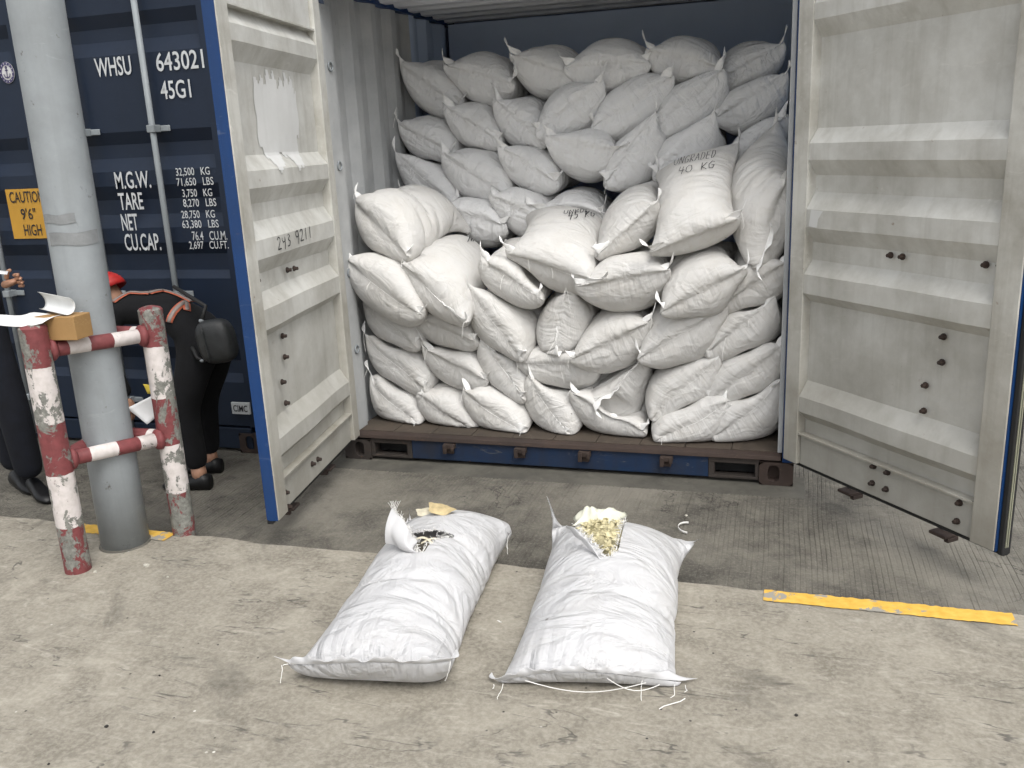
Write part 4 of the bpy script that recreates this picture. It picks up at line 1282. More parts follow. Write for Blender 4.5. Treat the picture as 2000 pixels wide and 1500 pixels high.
    mb = MB(); mb.ball(cen + np.array([0, .01, -.095]), .12, .11, .05, 20, 12, .12)
    for q in range(14): shard(mb, cen + np.array([g.uniform(-.07, .07), g.uniform(-.05, .05), g.uniform(-.060, -.035)]), g.uniform(.02, .035), .0025, g, .7)
    ob = mb.build('dark_sack_contents', M['dark_content']); tag(ob, 'dark dried pieces seen through the hole of the left opened sack', 'contents', None, 'stuff')
    for q, (px, py, s, ang, label) in enumerate(((838, 1050, .05, .4, 'curled pale strip inside the hole of the left opened sack, middle'), (862, 1046, .045, .1, 'curled pale strip inside the hole of the left opened sack, right end'))):
        p = hit(px, py); p = cen + np.array([(px - 840) / 600, .0, -.012])
        vs = []; n = 10
        for i in range(n + 1):
            t = i / n - .5
            c = p + np.array([t * s * 2, .012 * math.cos(t * 5 + ang), .014 * math.cos(t * 3.0) - .006])
            vs += [c + np.array([0, -.004, 0]), c + np.array([0, .005, .004])]
        MBx = MB().add(vs, [[2 * i, 2 * i + 1, 2 * i + 3, 2 * i + 2] for i in range(n)]).build('pale_strip', M['chip_pale'], thick=.0015)
        tag(MBx, label, 'strip', 'pale strips in the torn hole')
    # two flat chips lying on the left sack
    def chip(px, py, rx, ry, rot, mat, label, lift, tilt):
        c = hit(px, py) + np.array([0, 0, lift]); n = 22; g = random.Random(int(px))
        rings = [(0, .0045), (.45, .005), (.8, .0035), (1.0, .0)]
        vs, fs = [], []
        for sgn in (1, -1):
            for rr, th in rings:
                for k in range(n):
                    q = 2 * math.pi * k / n
                    wob = 1 + .10 * math.sin(3 * q + 1) + .06 * math.sin(5 * q) + .03 * math.sin(11 * q)
                    x, y = rx * rr * wob * math.cos(q), ry * rr * wob * math.sin(q)
                    z = sgn * th + .12 * (x * x) / rx - .10 * (y * y) / ry + .0025 * math.sin(q * 4 + rr * 9)
                    X, Y = x * math.cos(rot) - y * math.sin(rot), x * math.sin(rot) + y * math.cos(rot)
                    vs.append(c + np.array([X, Y, z + X * tilt[0] + Y * tilt[1]]))
        R4 = 4 * n
        for s in range(2):
            for r_ in range(3):
                for k in range(n):
                    k2 = (k + 1) % n; a = s * R4 + r_ * n
                    f = [a + k, a + n + k, a + n + k2, a + k2]; fs.append(f if s == 0 else f[::-1])
        for k in range(n):
            k2 = (k + 1) % n; fs.append([3 * n + k, R4 + 3 * n + k, R4 + 3 * n + k2, 3 * n + k2])
        ob = MB().add(vs, fs).build('dried_chip', mat, smooth=True)
        tag(ob, label, 'chip')
    chip(836, 1003, .052, .028, .15, M['chip_pale'], 'paler of two flat chips on the left opened sack, underneath', .008, (.05, .22))
    chip(862, 1002, .058, .032, -.1, M['chip_beige'], 'browner of two flat chips on the left opened sack, on top', .017, (-.08, .25))
    # contents of the right hole
    o, Q, hole, order, fs = res[1]
    cen = np.mean([Q[i, j] for i, j in hole], axis=0); g = random.Random(19)
    lo = np.array([Q[i, j] for i, j in hole])
    mb = MB(); mb.ball(cen + np.array([0, 0, -.045]), .085, .12, .055, 22, 14, .10)
    for q in range(300):
        p = lo[g.randrange(len(lo))]
        rr = np.linalg.norm((p - cen)[:2])
        if project(p)[1] < 1018 and g.random() < .8: continue
        shard(mb, p + np.array([g.uniform(-.006, .006), g.uniform(-.006, .006), .012 - rr * .16 + g.uniform(-.005, .004)]), g.uniform(.007, .013), .0016, g, .7)
    ob = mb.build('yellow_crumbs', M['crumb']); tag(ob, 'yellowish dried crumbs bulging from the hole of the right opened sack', 'crumbs', None, 'stuff')
    # cloudy plastic film folded back at the top of the hole
    bv = BVHTree.FromPolygons([Vector(Q[i, j]) for i, j in order], fs)
    a, b = on_z(1118, 1018, cen[2] + .01), on_z(1215, 1012, cen[2] + .01)
    vs, fs2 = [], []; nu, nv = 20, 12
    for i in range(nu + 1):
        u = i / nu
        for j in range(nv + 1):
            v = j / nv
            p = a + (b - a) * u + np.array([0, .02 + .10 * (v - .4), .0])
            bul = math.sin(math.pi * min(1, max(0, u))) ** .6 * math.sin(math.pi * min(1, v * 1.05)) ** .7
            p = p + np.array([.010 * math.sin(v * 6 + u * 4), .012 * math.sin(u * 7), .045 * bul + .010 * math.sin(u * 13 + v * 7) * bul + .007 * math.sin(u * 29 - v * 11) * bul - .012])
            vs.append(p)
    for i in range(nu):
        for j in range(nv): q = i * (nv + 1) + j; fs2.append([q, q + nv + 1, q + nv + 2, q + 1])
    ob = MB().add(vs, fs2).build('plastic_film', M['inner_film'], smooth=True, thick=.0012)
    tag(ob, 'crumpled cloudy plastic film in the hole of the right opened sack', 'plastic film')
    return res
heroes = hero_sacks()

# ================================================================== pole and guard
M['pole'] = m_paint('pale_blue_grey_pole_paint', (.31, .335, .35), (.21, .225, .23), rustc=(.07, .055, .045), gamt=.7, ramt=.75, rth=.63, low=.25, rough=.5, scuff=(.55, .58, .6), scamt=.15)
M['tape'] = simple('clear_brown_tape', (.23, .24, .245), .12, .15, 20, .3, 0, .6)
pc = on_z(219, 1076, PLATZ); pc[1] -= .0
pole_c = np.array([pc[0] - .0, pc[1] + .085, PLATZ])
pt = on_y(69, 0, pole_c[1])
pole_dir = (pt - pole_c); pole_dir /= pole_dir[2]
def pole_at(z): return pole_c + pole_dir * (z - PLATZ)
def build_pole():
    r = empty('lamp_pole', tuple(pole_c), 'thick pale blue-grey steel pole behind the red and white guard', 'pole')
    m = MB(); m.tube([pole_at(z) for z in [.10, .5, 1, 1.5, 2, 3, 4.5]], .098, 40)
    m.build('shaft', M['pole'], r, smooth=True)
    m = MB(); m.tube([pole_at(.098), pole_at(.103), pole_at(.107)], [.109, .106, .0985], 40); m.build('base_weld', M['plinth'], r, smooth=True)
    for z0, z1, a0, a1 in ((1.395, 1.445, -1.9, .15), (1.48, 1.515, -2.1, -.7)):
        vs, fs = [], []; n = 14
        for i in range(n + 1):
            a = a0 + (a1 - a0) * i / n
            for z in (z0 + .004 * math.sin(i * .5), z1 + .003 * math.sin(i * .6)):
                c = pole_at(z); vs.append(c + np.array([math.cos(a), math.sin(a), 0]) * .1005)
        for i in range(n): fs.append([2 * i, 2 * i + 2, 2 * i + 3, 2 * i + 1])
        MB().add(vs, fs).build('tape_strip', M['tape'], r, smooth=True)
build_pole()

p1 = on_z(141, 1120, PLATZ); p1[1] += .035
p2 = on_z(352, 1045, PLATZ); p2[1] += .03
p3 = pole_c + .155 * np.array([-.67, .74, 0])
def build_guard():
    r = empty('pole_guard', (float(p1[0] + .1), float(p1[1] + .2), PLATZ), 'red and white striped steel tube guard, paint peeling, round the pole', 'guard')
    H1 = on_y(60, 634, p1[1])[2] - PLATZ; H2 = on_y(303, 600, p2[1])[2] - PLATZ; H = (H1 + H2) / 2
    fr = [.0, .207, .424, .63, .85]
    def post(p, rad, h, seed):
        bands = [h * f for f in (.207, .424, .63, .85)]
        mt = m_guard('peeling_post_paint', bands, True, .54, seed)
        m = MB(); c = lambda z: (p[0], p[1], PLATZ - .01 + z)
        m.tube([c(0), c(h * .33), c(h * .66), c(h), c(h + .008), c(h + .016)], [rad, rad, rad, rad, rad * .86, rad * .35], 32, uvoff=0)
        m.build('post', mt, r, smooth=False, bevel=0)
    for q, (p, rad, h) in enumerate(((p1, .051, H1), (p2, .049, H2), (p3, .040, H))): post(p, rad, h, (5, 12, 3)[q])
    zU = on_y(98, 688, p1[1])[2]; zL = on_y(140, 903, p1[1])[2]
    zU2 = on_y(303, 652, p2[1])[2]; zL2 = on_y(330, 853, p2[1])[2]
    def rail(a, b, za, zb, bands, first, peel):
        A = np.array([a[0], a[1], za]); B = np.array([b[0], b[1], zb]); L = np.linalg.norm(B - A)
        m = MB(); m.tube([A, A + (B - A) * .5, B], .030, 20)
        m.build('rail', m_guard('peeling_rail_paint', [L * f for f in bands], first, peel), r, smooth=True)
    rail(p1, p2, zU, zU2, (.24, .42, .62, .85), True, .40); rail(p1, p2, zL, zL2, (.26, .50, .70, .86), True, .42)
    for z1_, z2_, z3_ in ((zU, zU2, (zU + zU2) / 2), (zL, zL2, (zL + zL2) / 2)):
        rail(p2, p3, z2_, z3_, (.14, .32, .8), True, .35); rail(p1, p3, z1_, z3_, (.5, .7), True, .35)
    for a, b, za, zb in ((p1, p2, zU, zU2), (p1, p2, zL, zL2)):
        d = np.array([b[0] - a[0], b[1] - a[1], zb - za]); d /= np.linalg.norm(d)
        for c, z, s, rad in ((a, za, 1, .051), (b, zb, -1, .049)):
            q = np.array([c[0], c[1], z]) + d * s * (rad - .006)
            MB().tube([q, q + d * s * .014, q + d * s * .026], [.046, .044, .031], 20).build('weld_collar', m_guard('collar_paint', [], True, .35), r, smooth=True)
    return H1, zU
_m_guard = m_guard
def m_guard(name, bands, first_red=True, peel=.55, seed=0):
    return _m_guard(name, bands if bands else [99.0], first_red, peel, seed=seed)
H1, zU = build_guard()

# wooden block on the upper rail, papers on the post
M['wood'] = m_paint('sawn_wood_block', (.36, .215, .085), (.22, .125, .05), ramt=.1, gamt=.6, rough=.75, scuff=(.5, .33, .15), scamt=.5)
M['paper'] = simple('white_paper', (.74, .74, .74), .6, .05, 10, .05)
M['sleeve'] = simple('cloudy_document_sleeve', (.66, .67, .66), .22, .06, 12, .1, 0, .6)
zb = zU + .036
c = on_z(141, 666, zb)
bw, bd, bh = .185, .10, on_y(141, 620, c[1])[2] - zb
blk = MB(); ca, sa = math.cos(.10), math.sin(.10)
blk.obox((c[0] - bw / 2 + .01, c[1] + bd / 2, zb + bh / 2), (ca, sa, 0), (-sa, ca, 0), (0, 0, 1), bw / 2, bd / 2, bh / 2)
tag(blk.build('wood_block', M['wood'], bevel=.003), 'short sawn block of wood resting on the guard beside the left post', 'wood block')
ztop = PLATZ + H1 + .012
def sheet(name, mat, label, cat, fn, nu=18, nv=10, group=None):
    vs, fs = [], []
    for i in range(nu + 1):
        for j in range(nv + 1): vs.append(fn(i / nu, j / nv))
    for i in range(nu):
        for j in range(nv): q = i * (nv + 1) + j; fs.append([q, q + nv + 1, q + nv + 2, q + 1])
    return tag(MB().add(vs, fs).build(name, mat, smooth=True, thick=.0015), label, cat, group)
zp = max(ztop, zb + bh) + .006
A0, A1 = on_z(-18, 624, zp), on_z(118, 614, zp)
def flat(u, v):
    p = A0 + (A1 - A0) * u + np.array([.05, .16, 0]) * (v - .45)
    return p + np.array([0, 0, .010 * math.sin(u * 5 + 1) + .006 * math.sin(v * 6) + (.020 * max(0, .25 - u) * math.sin(v * 5) * 4) - .02 * max(0, .25 - u) - .035 * max(0, .5 - v)])
sheet('document_sheet', M['paper'], 'flat white papers lying on the left guard post', 'paper', flat)
B0 = on_z(84, 612, zp - .008)
def roll(u, v):
    a = -.5 + 3.2 * v; rr = .024 + .009 * u
    ax = np.array([.17, -.05, 0.0]); s = np.array([.28, .95, 0])
    return B0 + ax * u + s * (rr * math.sin(a) - .0) + np.array([0, 0, rr * (1 - math.cos(a)) + .006 + .012 * (1 - u)]) + np.array([-.02, 0, .02]) * (v * v) * (1 - u)
sheet('document_sleeve', M['sleeve'], 'curled clear plastic document sleeve on the left guard post', 'document sleeve', roll, 14, 22)

# small litter on the ground
def curl():
    a = on_z(1345, 1032, .008); pts = []
    for k in range(15):
        t = k / 14; q = 1.7 + 3.0 * t
        pts.append(np.array([a[0] + .042 * math.cos(q) * (1.1), a[1] + .055 * math.sin(q), .006 + .004 * math.sin(t * 3)]))
    vs, fs = [], []
    for k, p in enumerate(pts):
        vs += [p, p + np.array([0, 0, .010])]
    for k in range(14): fs.append([2 * k, 2 * k + 2, 2 * k + 3, 2 * k + 1])
    tag(MB().add(vs, fs).build('cut_strap', M['thread'], smooth=True, thick=.0016), 'curved piece of white cut strapping on the road behind the right sack', 'strap')
curl()
def fibre(px, py, label, seed, L=.05):
    p = on_z(px, py, PLATZ + .003); g = random.Random(seed); m = MB()
    for q in range(1):
        a = g.uniform(0, 3.1); pts = [p + np.array([math.cos(a) * L * t + .004 * math.sin(t * 9), math.sin(a) * L * t, .001]) for t in (-.5, -.25, 0, .25, .5)]
        m.tube(pts, .0016, 5)
    tag(m.build('fibre_scrap', M['thread']), label, 'fibre')
fibre(1290, 1203, 'short white fibre on the platform just right of the right sack', 1, .05)
fibre(1313, 1375, 'long white fibre on the platform in front of the right sack', 4, .10)
fibre(975, 1214, 'tiny white fibre on the platform between the two sacks', 6, .012)
fibre(560, 1298, 'white fibre by the left ear of the left sack', 8, .03)
M['stone'] = simple('pale_stone', (.45, .43, .37), .9, .2, 60, .5)
for px, py, s, label in ((286, 1106, .012, 'small pale stone in front of the pole'), (186, 1118, .008, 'small pale stone right of the left guard post'), (328, 1128, .006, 'tiny pale stone farther right in front of the pole'), (1270, 1118, .012, 'small pale lump on the road at the kerb behind the right sack'), (1340, 1008, .008, 'tiny pale stone on the road beyond the cut strap')):
    z = PLATZ if py > 1090 + (px - 700) * .09 else 0.0
    p = on_z(px, py, z)
    tag(MB().ball((p[0], p[1], z + s * .35), s, s * .8, s * .6, 9, 6, .5).build('stone', M['stone']), label, 'stone', 'small stones on the ground')
M['dark_stone'] = simple('dark_grit', (.03, .028, .025), .9)
for px, py, s, label in ((208, 1420, .007, 'dark crumb on the platform at the lower left'), (300, 1431, .005, 'dark crumb right of another at the lower left'), (312, 1320, .004, 'dark crumb on the platform in front of the guard'), (1555, 1398, .006, 'dark crumb on the platform at the lower right'), (95, 1493, .004, 'dark crumb at the bottom left edge of the picture')):
    p = on_z(px, py, PLATZ)
    tag(MB().ball((p[0], p[1], PLATZ + s * .35), s, s * .8, s * .6, 7, 5, .6).build('grit', M['dark_stone']), label, 'crumb', 'dark crumbs on the platform')
# dirt caked along the road edge of the plinth

# ================================================================== PEOPLE
M['cloth_black'] = simple('black_work_cloth', (.004, .0043, .0055), .95, .3, 14, .4)
M['cloth_navy'] = simple('navy_work_cloth', (.0042, .0055, .010), .95, .3, 14, .4)
M['skin'] = simple('skin', (.42, .23, .15), .5, .12, 30, .1)
M['shoe'] = simple('black_shoe', (.006, .006, .0065), .45, .2, 20, .2)
M['red_cap'] = simple('red_cap_cloth', (.42, .020, .018), .55, .12, 20, .2)
M['strap_orange'] = simple('orange_webbing', (.50, .13, .07), .6, .15, 40, .2)
M['strap_grey'] = simple('grey_reflective_tape', (.26, .22, .20), .4, .1, 40, .1)
M['bag'] = simple('dark_grey_leather', (.022, .024, .025), .42, .3, 30, .5, 0, .5)

def skin_mesh(verts, edges, radii, sub=2, root=0):
    me = bpy.data.meshes.new('tmp'); me.from_pydata([tuple(map(float, v)) for v in verts], edges, [])
    o = bpy.data.objects.new('tmp', me); COL.objects.link(o)
    md = o.modifiers.new('skin', 'SKIN'); md.use_smooth_shade = True; md.branch_smoothing = .6
    for i, r in enumerate(radii):
        sv = me.skin_vertices[0].data[i]
        sv.radius = (r, r) if not hasattr(r, '__len__') else r
        sv.use_root = (i == root)
    ss = o.modifiers.new('sub', 'SUBSURF'); ss.levels = sub; ss.render_levels = sub
    bpy.context.view_layer.update()
    ev = bpy.data.meshes.new_from_object(o.evaluated_get(bpy.context.evaluated_depsgraph_get()))
    vs = [np.array(v.co[:]) for v in ev.vertices]; fs = [list(p.vertices) for p in ev.polygons]
    bpy.data.objects.remove(o); bpy.data.meshes.remove(me); bpy.data.meshes.remove(ev)
    return vs, fs

def hand_chains(mb, wrist, fwd, side, nrm, curl, mi, s=1.0):
    """palm and five separate bent fingers; fwd along the hand, side towards the thumb, nrm = palm side"""
    w = np.asarray(wrist, float); f = np.asarray(fwd, float); f /= np.linalg.norm(f)
    sd = np.asarray(side, float); sd -= f * (sd @ f); sd /= np.linalg.norm(sd); nn = np.cross(f, sd)
    if nn @ np.asarray(nrm, float) < 0: nn = -nn
    pv = [w - f * .015, w + f * .03 * s, w + f * .075 * s]
    vs, fs = skin_mesh(pv, [(0, 1), (1, 2)], [.024 * s, (.036 * s, .019 * s), (.040 * s, .016 * s)], 2)
    # widen the palm towards the knuckles
    mb.add(vs, fs, None, mi)
    for k, (off, L) in enumerate(((.030, .070), (.011, .080), (-.009, .074), (-.028, .058))):
        p = w + f * .072 * s + sd * off * s; pts = [p - f * .012 * s]; d = f.copy()
        for seg, q in enumerate((.45, .32, .23)):
            a = curl * (.55 + .35 * seg)
            d2 = d * math.cos(a) + nn * math.sin(a); d = d2 / np.linalg.norm(d2)
            pts.append(pts[-1] + d * L * q * s * (1.15 if seg == 0 else 1))
        vs, fs = skin_mesh(pts, [(0, 1), (1, 2), (2, 3)], [.0095 * s, .009 * s, .0083 * s, .007 * s], 2); mb.add(vs, fs, None, mi)
    p = w + f * .028 * s + sd * .030 * s
    d1 = f * .55 + sd * .75 + nn * .25; d1 /= np.linalg.norm(d1); d2 = f * .85 + sd * .2 + nn * .5; d2 /= np.linalg.norm(d2)
    vs, fs = skin_mesh([p - d1 * .012, p + d1 * .034 * s, p + d1 * .034 * s + d2 * .030 * s], [(0, 1), (1, 2)], [.013 * s, .0105 * s, .0085 * s], 2); mb.add(vs, fs, None, mi)

def head_shape(mb, c, fwd, up, s, mi):
    """skull, jaw, nose, ears, brow, lips"""
    f = np.asarray(fwd, float); f /= np.linalg.norm(f); u = np.asarray(up, float); u -= f * (u @ f); u /= np.linalg.norm(u); r = np.cross(f, u)
    nu, nv = 24, 18; vs, fs = [], []
    for i in range(nv + 1):
        ph = -math.pi / 2 + math.pi * i / nv
        for j in range(nu):
            th = 2 * math.pi * j / nu
            x, y, z = math.cos(ph) * math.cos(th), math.cos(ph) * math.sin(th), math.sin(ph)   # x forward, z up
            X, Y, Z = .098 * x, .076 * y, .118 * z
            if z < 0: Y *= 1 - .28 * (-z) ** 1.2; X *= 1 - .10 * (-z)
            if x > 0 and z < -.2: X += .012 * x
            if x > .85 and -.35 < z < .12: X += .022 * max(0, 1 - abs(y) / .22) * (1 - abs(z + .18) / .32 if abs(z + .18) < .32 else 0)
            if x > .7 and abs(z - .12) < .12 and .2 < abs(y) < .6: X -= .006
            if x > .8 and abs(z + .52) < .07: X += .004
            vs.append(np.asarray(c) + s * (f * X + r * Y + u * Z))
    for i in range(nv):
        for j in range(nu): j2 = (j + 1) % nu; fs.append([i * nu + j, i * nu + j2, (i + 1) * nu + j2, (i + 1) * nu + j])
    mb.add(vs, fs, None, mi)
    for sgn in (-1, 1):
        e = np.asarray(c) + s * (r * .076 * sgn - u * .005 - f * .005)
        mb.ball(e, .018 * s, .012 * s, .03 * s, 8, 6, 0, mi)

def shoe(mb, heel, d, mi, L=.27):
    d = np.array([d[0], d[1], 0.0]); d /= np.linalg.norm(d); s = np.array([-d[1], d[0], 0]); h = np.asarray(heel, float)
    secs = [(0, .034, .075), (.05, .038, .085), (.10, .039, .070), (.16, .046, .055), (.21, .048, .045), (.25, .038, .036), (L, .018, .022)]
    vs, fs = [], []; n = 12
    for t, w, hh in secs:
        for k in range(n):
            a = 2 * math.pi * k / n; y = w * math.cos(a); z = max(0.0, hh * .45 + hh * .6 * math.sin(a))
            vs.append(h + d * t + s * y + np.array([0, 0, z + .002]))
    for i in range(len(secs) - 1):
        for k in range(n): k2 = (k + 1) % n; fs.append([i * n + k, (i + 1) * n + k, (i + 1) * n + k2, i * n + k2])
    fs.append(list(range(n))); m = (len(secs) - 1) * n; fs.append(list(range(m, m + n))[::-1])
    mb.add(vs, fs, None, mi)

def bending_person():
    Y = -.46
    r = empty('person', (-.62, Y, 0), 'person in black bending over behind the pole, red cap and orange harness', 'person')
    pel = (-.47, Y, .80)
    V = [pel, (-.60, Y, .90), (-.75, Y, .955), (-.88, Y, .965), (-.99, Y, .985),
         (-.47, Y - .10, .755), (-.60, Y - .105, .44), (-.57, Y - .10, .10),
         (-.46, Y + .10, .755), (-.64, Y + .12, .44), (-.66, Y + .13, .10),
         (-.90, Y - .17, .95), (-.93, Y - .23, .72), (-.86, Y - .20, .52),
         (-.90, Y + .17, .95), (-.98, Y + .22, .72), (-.98, Y + .16, .50)]
    E = [(0, 1), (1, 2), (2, 3), (3, 4), (0, 5), (5, 6), (6, 7), (0, 8), (8, 9), (9, 10), (3, 11), (11, 12), (12, 13), (3, 14), (14, 15), (15, 16)]
    Rr = [(.155, .135), (.15, .125), (.16, .125), (.145, .12), (.06, .06), .105, .078, .060, .105, .078, .060, .075, .055, .040, .075, .055, .040]
    vs, fs = skin_mesh(V, E, Rr, 2)
    mb = MB(); mb.add(vs, fs, None, 0); nb = len(fs)
    head_shape(mb, (-1.07, Y, 1.0), (-.55, 0, -.83), (-.83, 0, .55), 1.0, 1)
    for ax, ay, tx in ((-.57, Y - .10, -.70), (-.66, Y + .13, -.79)):
        mb.tube([(ax, ay, .13), (ax + .005, ay, .05)], [.038, .04], 12, True, 1)
        shoe(mb, (ax + .065, ay, 0.002), (-1, -.15), 2)
    hand_chains(mb, (-.86, Y - .20, .505), (.1, -.05, -1), (0, -1, 0), (-1, 0, 0), .5, 1)
    hand_chains(mb, (-.98, Y + .16, .485), (.1, 0, -1), (0, 1, 0), (-1, 0, 0), .5, 1)
    b = mb.build('body', [M['cloth_black'], M['skin'], M['shoe']], r, smooth=True)
    bv = BVHTree.FromPolygons([Vector(v) for v in vs], fs)
    # cap: dome and peak
    cap = MB(); c = np.array([-1.055, Y, 1.035]); n = 20
    up = np.array([-.45, 0, .89]); fw = np.array([-.89, 0, -.45]); sd = np.array([0, 1.0, 0])
    vs2, fs2 = [], []
    for i in range(8):
        ph = i / 7 * math.pi / 2
        for k in range(n):
            a = 2 * math.pi * k / n; vs2.append(c + up * (.105 * math.sin(ph)) + (fw * math.cos(a) * .115 + sd * math.sin(a) * .098) * math.cos(ph))
    for i in range(7):
        for k in range(n): k2 = (k + 1) % n; fs2.append([i * n + k, i * n + k2, (i + 1) * n + k2, (i + 1) * n + k])
    cap.add(vs2, fs2)
    vs2, fs2 = [], []
    for k in range(11):
        a = -1.1 + 2.2 * k / 10
        for q in (1.0, 1.65): vs2.append(c + fw * math.cos(a) * .115 * q + sd * math.sin(a) * .098 * (1 + (q - 1) * .2) - up * .012 * (q - 1) * 2)
    for k in range(10): fs2.append([2 * k, 2 * k + 1, 2 * k + 3, 2 * k + 2])
    cap.add(vs2, fs2)
    cp = cap.build('cap', M['red_cap'], r, smooth=True, thick=.004)
    # harness: straps laid on the back, orange with a grey centre
    def lay(points, w, mat, lift):
        mb = MB(); P = []
        for (px, py) in points:
            d = Vector(ray(px, py)).normalized(); h = bv.ray_cast(Vector(CAM), d)
            if h[0] is None: h = bv.find_nearest(Vector(on_y(px, py, Y - .05)))
            n_ = h[1] if h[1].dot(Vector(CAM) - h[0]) > 0 else -h[1]
            P.append((np.array(h[0]) + np.array(n_) * lift, np.array(n_)))
        vs, fs = [], []
        pts = []
        for i in range(len(P) - 1):
            for q in range(8):
                t = q / 8; p_, n_ = P[i][0] * (1 - t) + P[i + 1][0] * t, P[i][1] * (1 - t) + P[i + 1][1] * t
                nr = bv.find_nearest(Vector(p_)); nn = nr[1] if nr[1].dot(Vector(n_)) > 0 else -nr[1]
                pts.append((np.array(nr[0]) + np.array(nn) * lift, np.array(nn)))
        pts.append(P[-1])
        for i, (p_, n_) in enumerate(pts):
            t = pts[min(i + 1, len(pts) - 1)][0] - pts[max(i - 1, 0)][0]; t /= (np.linalg.norm(t) + 1e-9)
            s = np.cross(n_, t); s /= (np.linalg.norm(s) + 1e-9); vs += [p_ - s * w, p_ + s * w]
        for i in range(len(pts) - 1): fs.append([2 * i, 2 * i + 1, 2 * i + 3, 2 * i + 2])
        return mb.add(vs, fs).build('harness_strap', mat, r, smooth=True, thick=.003)
    for pts in ([(222, 592), (255, 574), (290, 558)], [(290, 558), (318, 570), (345, 578), (372, 592)], [(332, 630), (344, 606), (362, 592), (376, 584)]):
        lay(pts, .019, M['strap_orange'], .008); lay(pts, .010, M['strap_grey'], .0125)
    # sling bag on the hip, its strap
    bc = on_y(424, 666, Y - .16)
    bag = empty('sling_bag', tuple(bc), 'dark grey leather sling bag hanging at the bending person\'s hip', 'bag')
    m = MB(); ax = np.array([.93, .25, .10]); ax /= np.linalg.norm(ax); az = np.array([-.16, 0, .98]); az /= np.linalg.norm(az); ay = np.cross(az, ax)
    vs2, fs2 = [], []; nu, nv = 28, 16
    for i in range(nv + 1):
        ph = -math.pi / 2 + math.pi * i / nv
        for k in range(nu):
            th = 2 * math.pi * k / nu
            e = lambda t, p_: math.copysign(abs(t) ** p_, t)
            vs2.append(bc + ax * .092 * e(math.cos(ph), .62) * e(math.cos(th), .6) + ay * .062 * e(math.cos(ph), .62) * e(math.sin(th), .6) + az * .110 * e(math.sin(ph), .66))
    for i in range(nv):
        for k in range(nu): k2 = (k + 1) % nu; fs2.append([i * nu + k, i * nu + k2, (i + 1) * nu + k2, (i + 1) * nu + k])
    m.add(vs2, fs2); m.build('pouch', M['bag'], bag, smooth=True)
    m = MB(); m.tube([bc + ax * (-.035) - ay * .0632 * 1.0 + az * t for t in (-.095, -.05, 0, .05, .095)], .004, 6); m.build('piping', M['bag'], bag, smooth=True)
    m = MB(); m.tube([bc + az * .105 - ax * .05, on_y(402, 598, Y - .14), on_y(380, 585, Y - .10), on_y(340, 560, Y)], [.010, .010, .010, .010], 8); m.build('strap', M['dark_rubber'], bag, smooth=True)
    m = MB(); m.tube([bc - az * .09 - ax * .085, bc - az * .07 - ax * .12, on_y(370, 668, Y - .1)], .009, 8); m.build('strap', M['dark_rubber'], bag, smooth=True)
    for q in (bc + az * .11 - ax * .05, bc - az * .085 - ax * .10):
        MB().ball(q, .014, .012, .010, 8, 6).build('buckle', M['galv'], bag, smooth=True)
    # papers in the hand
    c0 = on_y(246, 798, Y - .22); c1 = on_y(302, 770, Y - .22); c2 = on_y(304, 812, Y - .20); c3 = on_y(287, 828, Y - .22)
    sh = lambda a, b, c, d: (lambda u, v: (a * (1 - u) + b * u) * (1 - v) + (d * (1 - u) + c * u) * v + np.array([0, .015 * math.sin(u * 3), .004 * math.sin(v * 4)]))
    sheet('paper_sheet', M['paper'], 'white paper held by the bending person between pole and guard post', 'paper', sh(c0, c1, c2, c3), 8, 8)
    d0, d1, d2, d3 = on_y(279, 750, Y - .20), on_y(300, 757, Y - .20), on_y(303, 772, Y - .19), on_y(288, 768, Y - .20)
    sheet('yellow_note', simple('yellow_card', (.62, .47, .06), .6), 'yellow card held by the bending person above the white paper', 'card', sh(d0, d1, d2, d3), 4, 4)
bending_person()

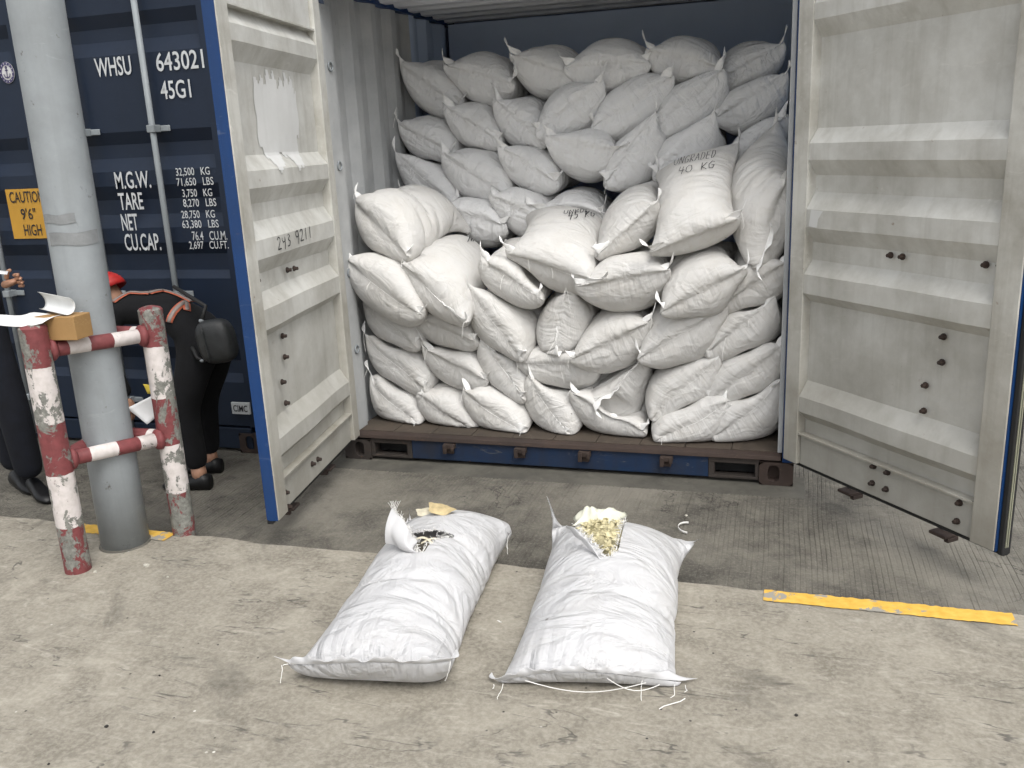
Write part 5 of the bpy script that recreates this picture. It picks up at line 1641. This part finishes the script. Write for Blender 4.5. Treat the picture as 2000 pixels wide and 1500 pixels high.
def standing_person():
    fx, fy = -1.41, -.80
    r = empty('person', (fx, fy, 0), 'person in navy work clothes at the left edge, only legs and one hand showing', 'person')
    V = [(fx - .14, fy, .93), (fx - .17, fy, 1.12), (fx - .20, fy, 1.33), (fx - .20, fy, 1.46), (fx - .20, fy - .0, 1.55),
         (fx - .06, fy - .06, .86), (fx + .005, fy - .06, .48), (fx + .0, fy - .03, .10),
         (fx - .20, fy + .06, .86), (fx - .18, fy + .05, .48), (fx - .19, fy + .06, .10),
         (fx - .04, fy - .15, 1.40), (fx - .04, fy - .22, 1.14), (fx + .02, fy - .08, 1.145),
         (fx - .36, fy + .15, 1.40), (fx - .40, fy + .20, 1.13), (fx - .47, fy + .25, .90)]
    hp = on_y(12, 552, fy - .02)
    V[13] = tuple(hp + np.array([-.045, -.01, -.02])); V[12] = tuple(hp + np.array([-.26, -.12, -.06]))
    V[11] = (fx - .26, fy - .17, 1.40)
    E = [(0, 1), (1, 2), (2, 3), (3, 4), (0, 5), (5, 6), (6, 7), (0, 8), (8, 9), (9, 10), (2, 11), (11, 12), (12, 13), (2, 14), (14, 15), (15, 16)]
    Rr = [(.15, .12), (.145, .115), (.16, .12), (.08, .075), .055, .105, .085, .075, .105, .085, .075, .075, .066, .056, .075, .058, .046]
    vs, fs = skin_mesh(V, E, Rr, 2)
    mb = MB(); mb.add(vs, fs, None, 0)
    head_shape(mb, (fx - .19, fy, 1.66), (.6, .8, -.2), (0, 0, 1), 1.0, 1)
    hd = np.array([.8, .45, .25]); w = np.array(V[13]) + hd * .03
    hand_chains(mb, w, hd, (-.1, -.2, 1), (-.3, -1, 0), 1.15, 1, 1.0)
    hand_chains(mb, V[16], (-.05, .1, -1), (0, 1, 0), (1, 0, 0), .5, 1)
    shoe(mb, (fx - .07, fy + .03, .002), (.9, -.5), 2, .28); shoe(mb, (fx - .26, fy + .10, .002), (.9, -.4), 2, .28)
    mb.build('body', [M['cloth_navy'], M['skin'], M['shoe']], r, smooth=True)
    hr = MB(); hr.ball((fx - .20, fy - .01, 1.695), .105, .098, .095, 18, 12, .05); hr.build('hair', M['shoe'], r, smooth=True)
    a, b = on_y(-40, 524, fy - .06), on_y(16, 530, fy - .06)
    c_, d_ = on_y(14, 536, fy - .10), on_y(-40, 532, fy - .10)
    sh = lambda u, v: (a * (1 - u) + b * u) * (1 - v) + (d_ * (1 - u) + c_ * u) * v
    sheet('note_pad', M['paper'], 'white note pad in the hand of the person at the left edge', 'note pad', sh, 4, 4)
standing_person()
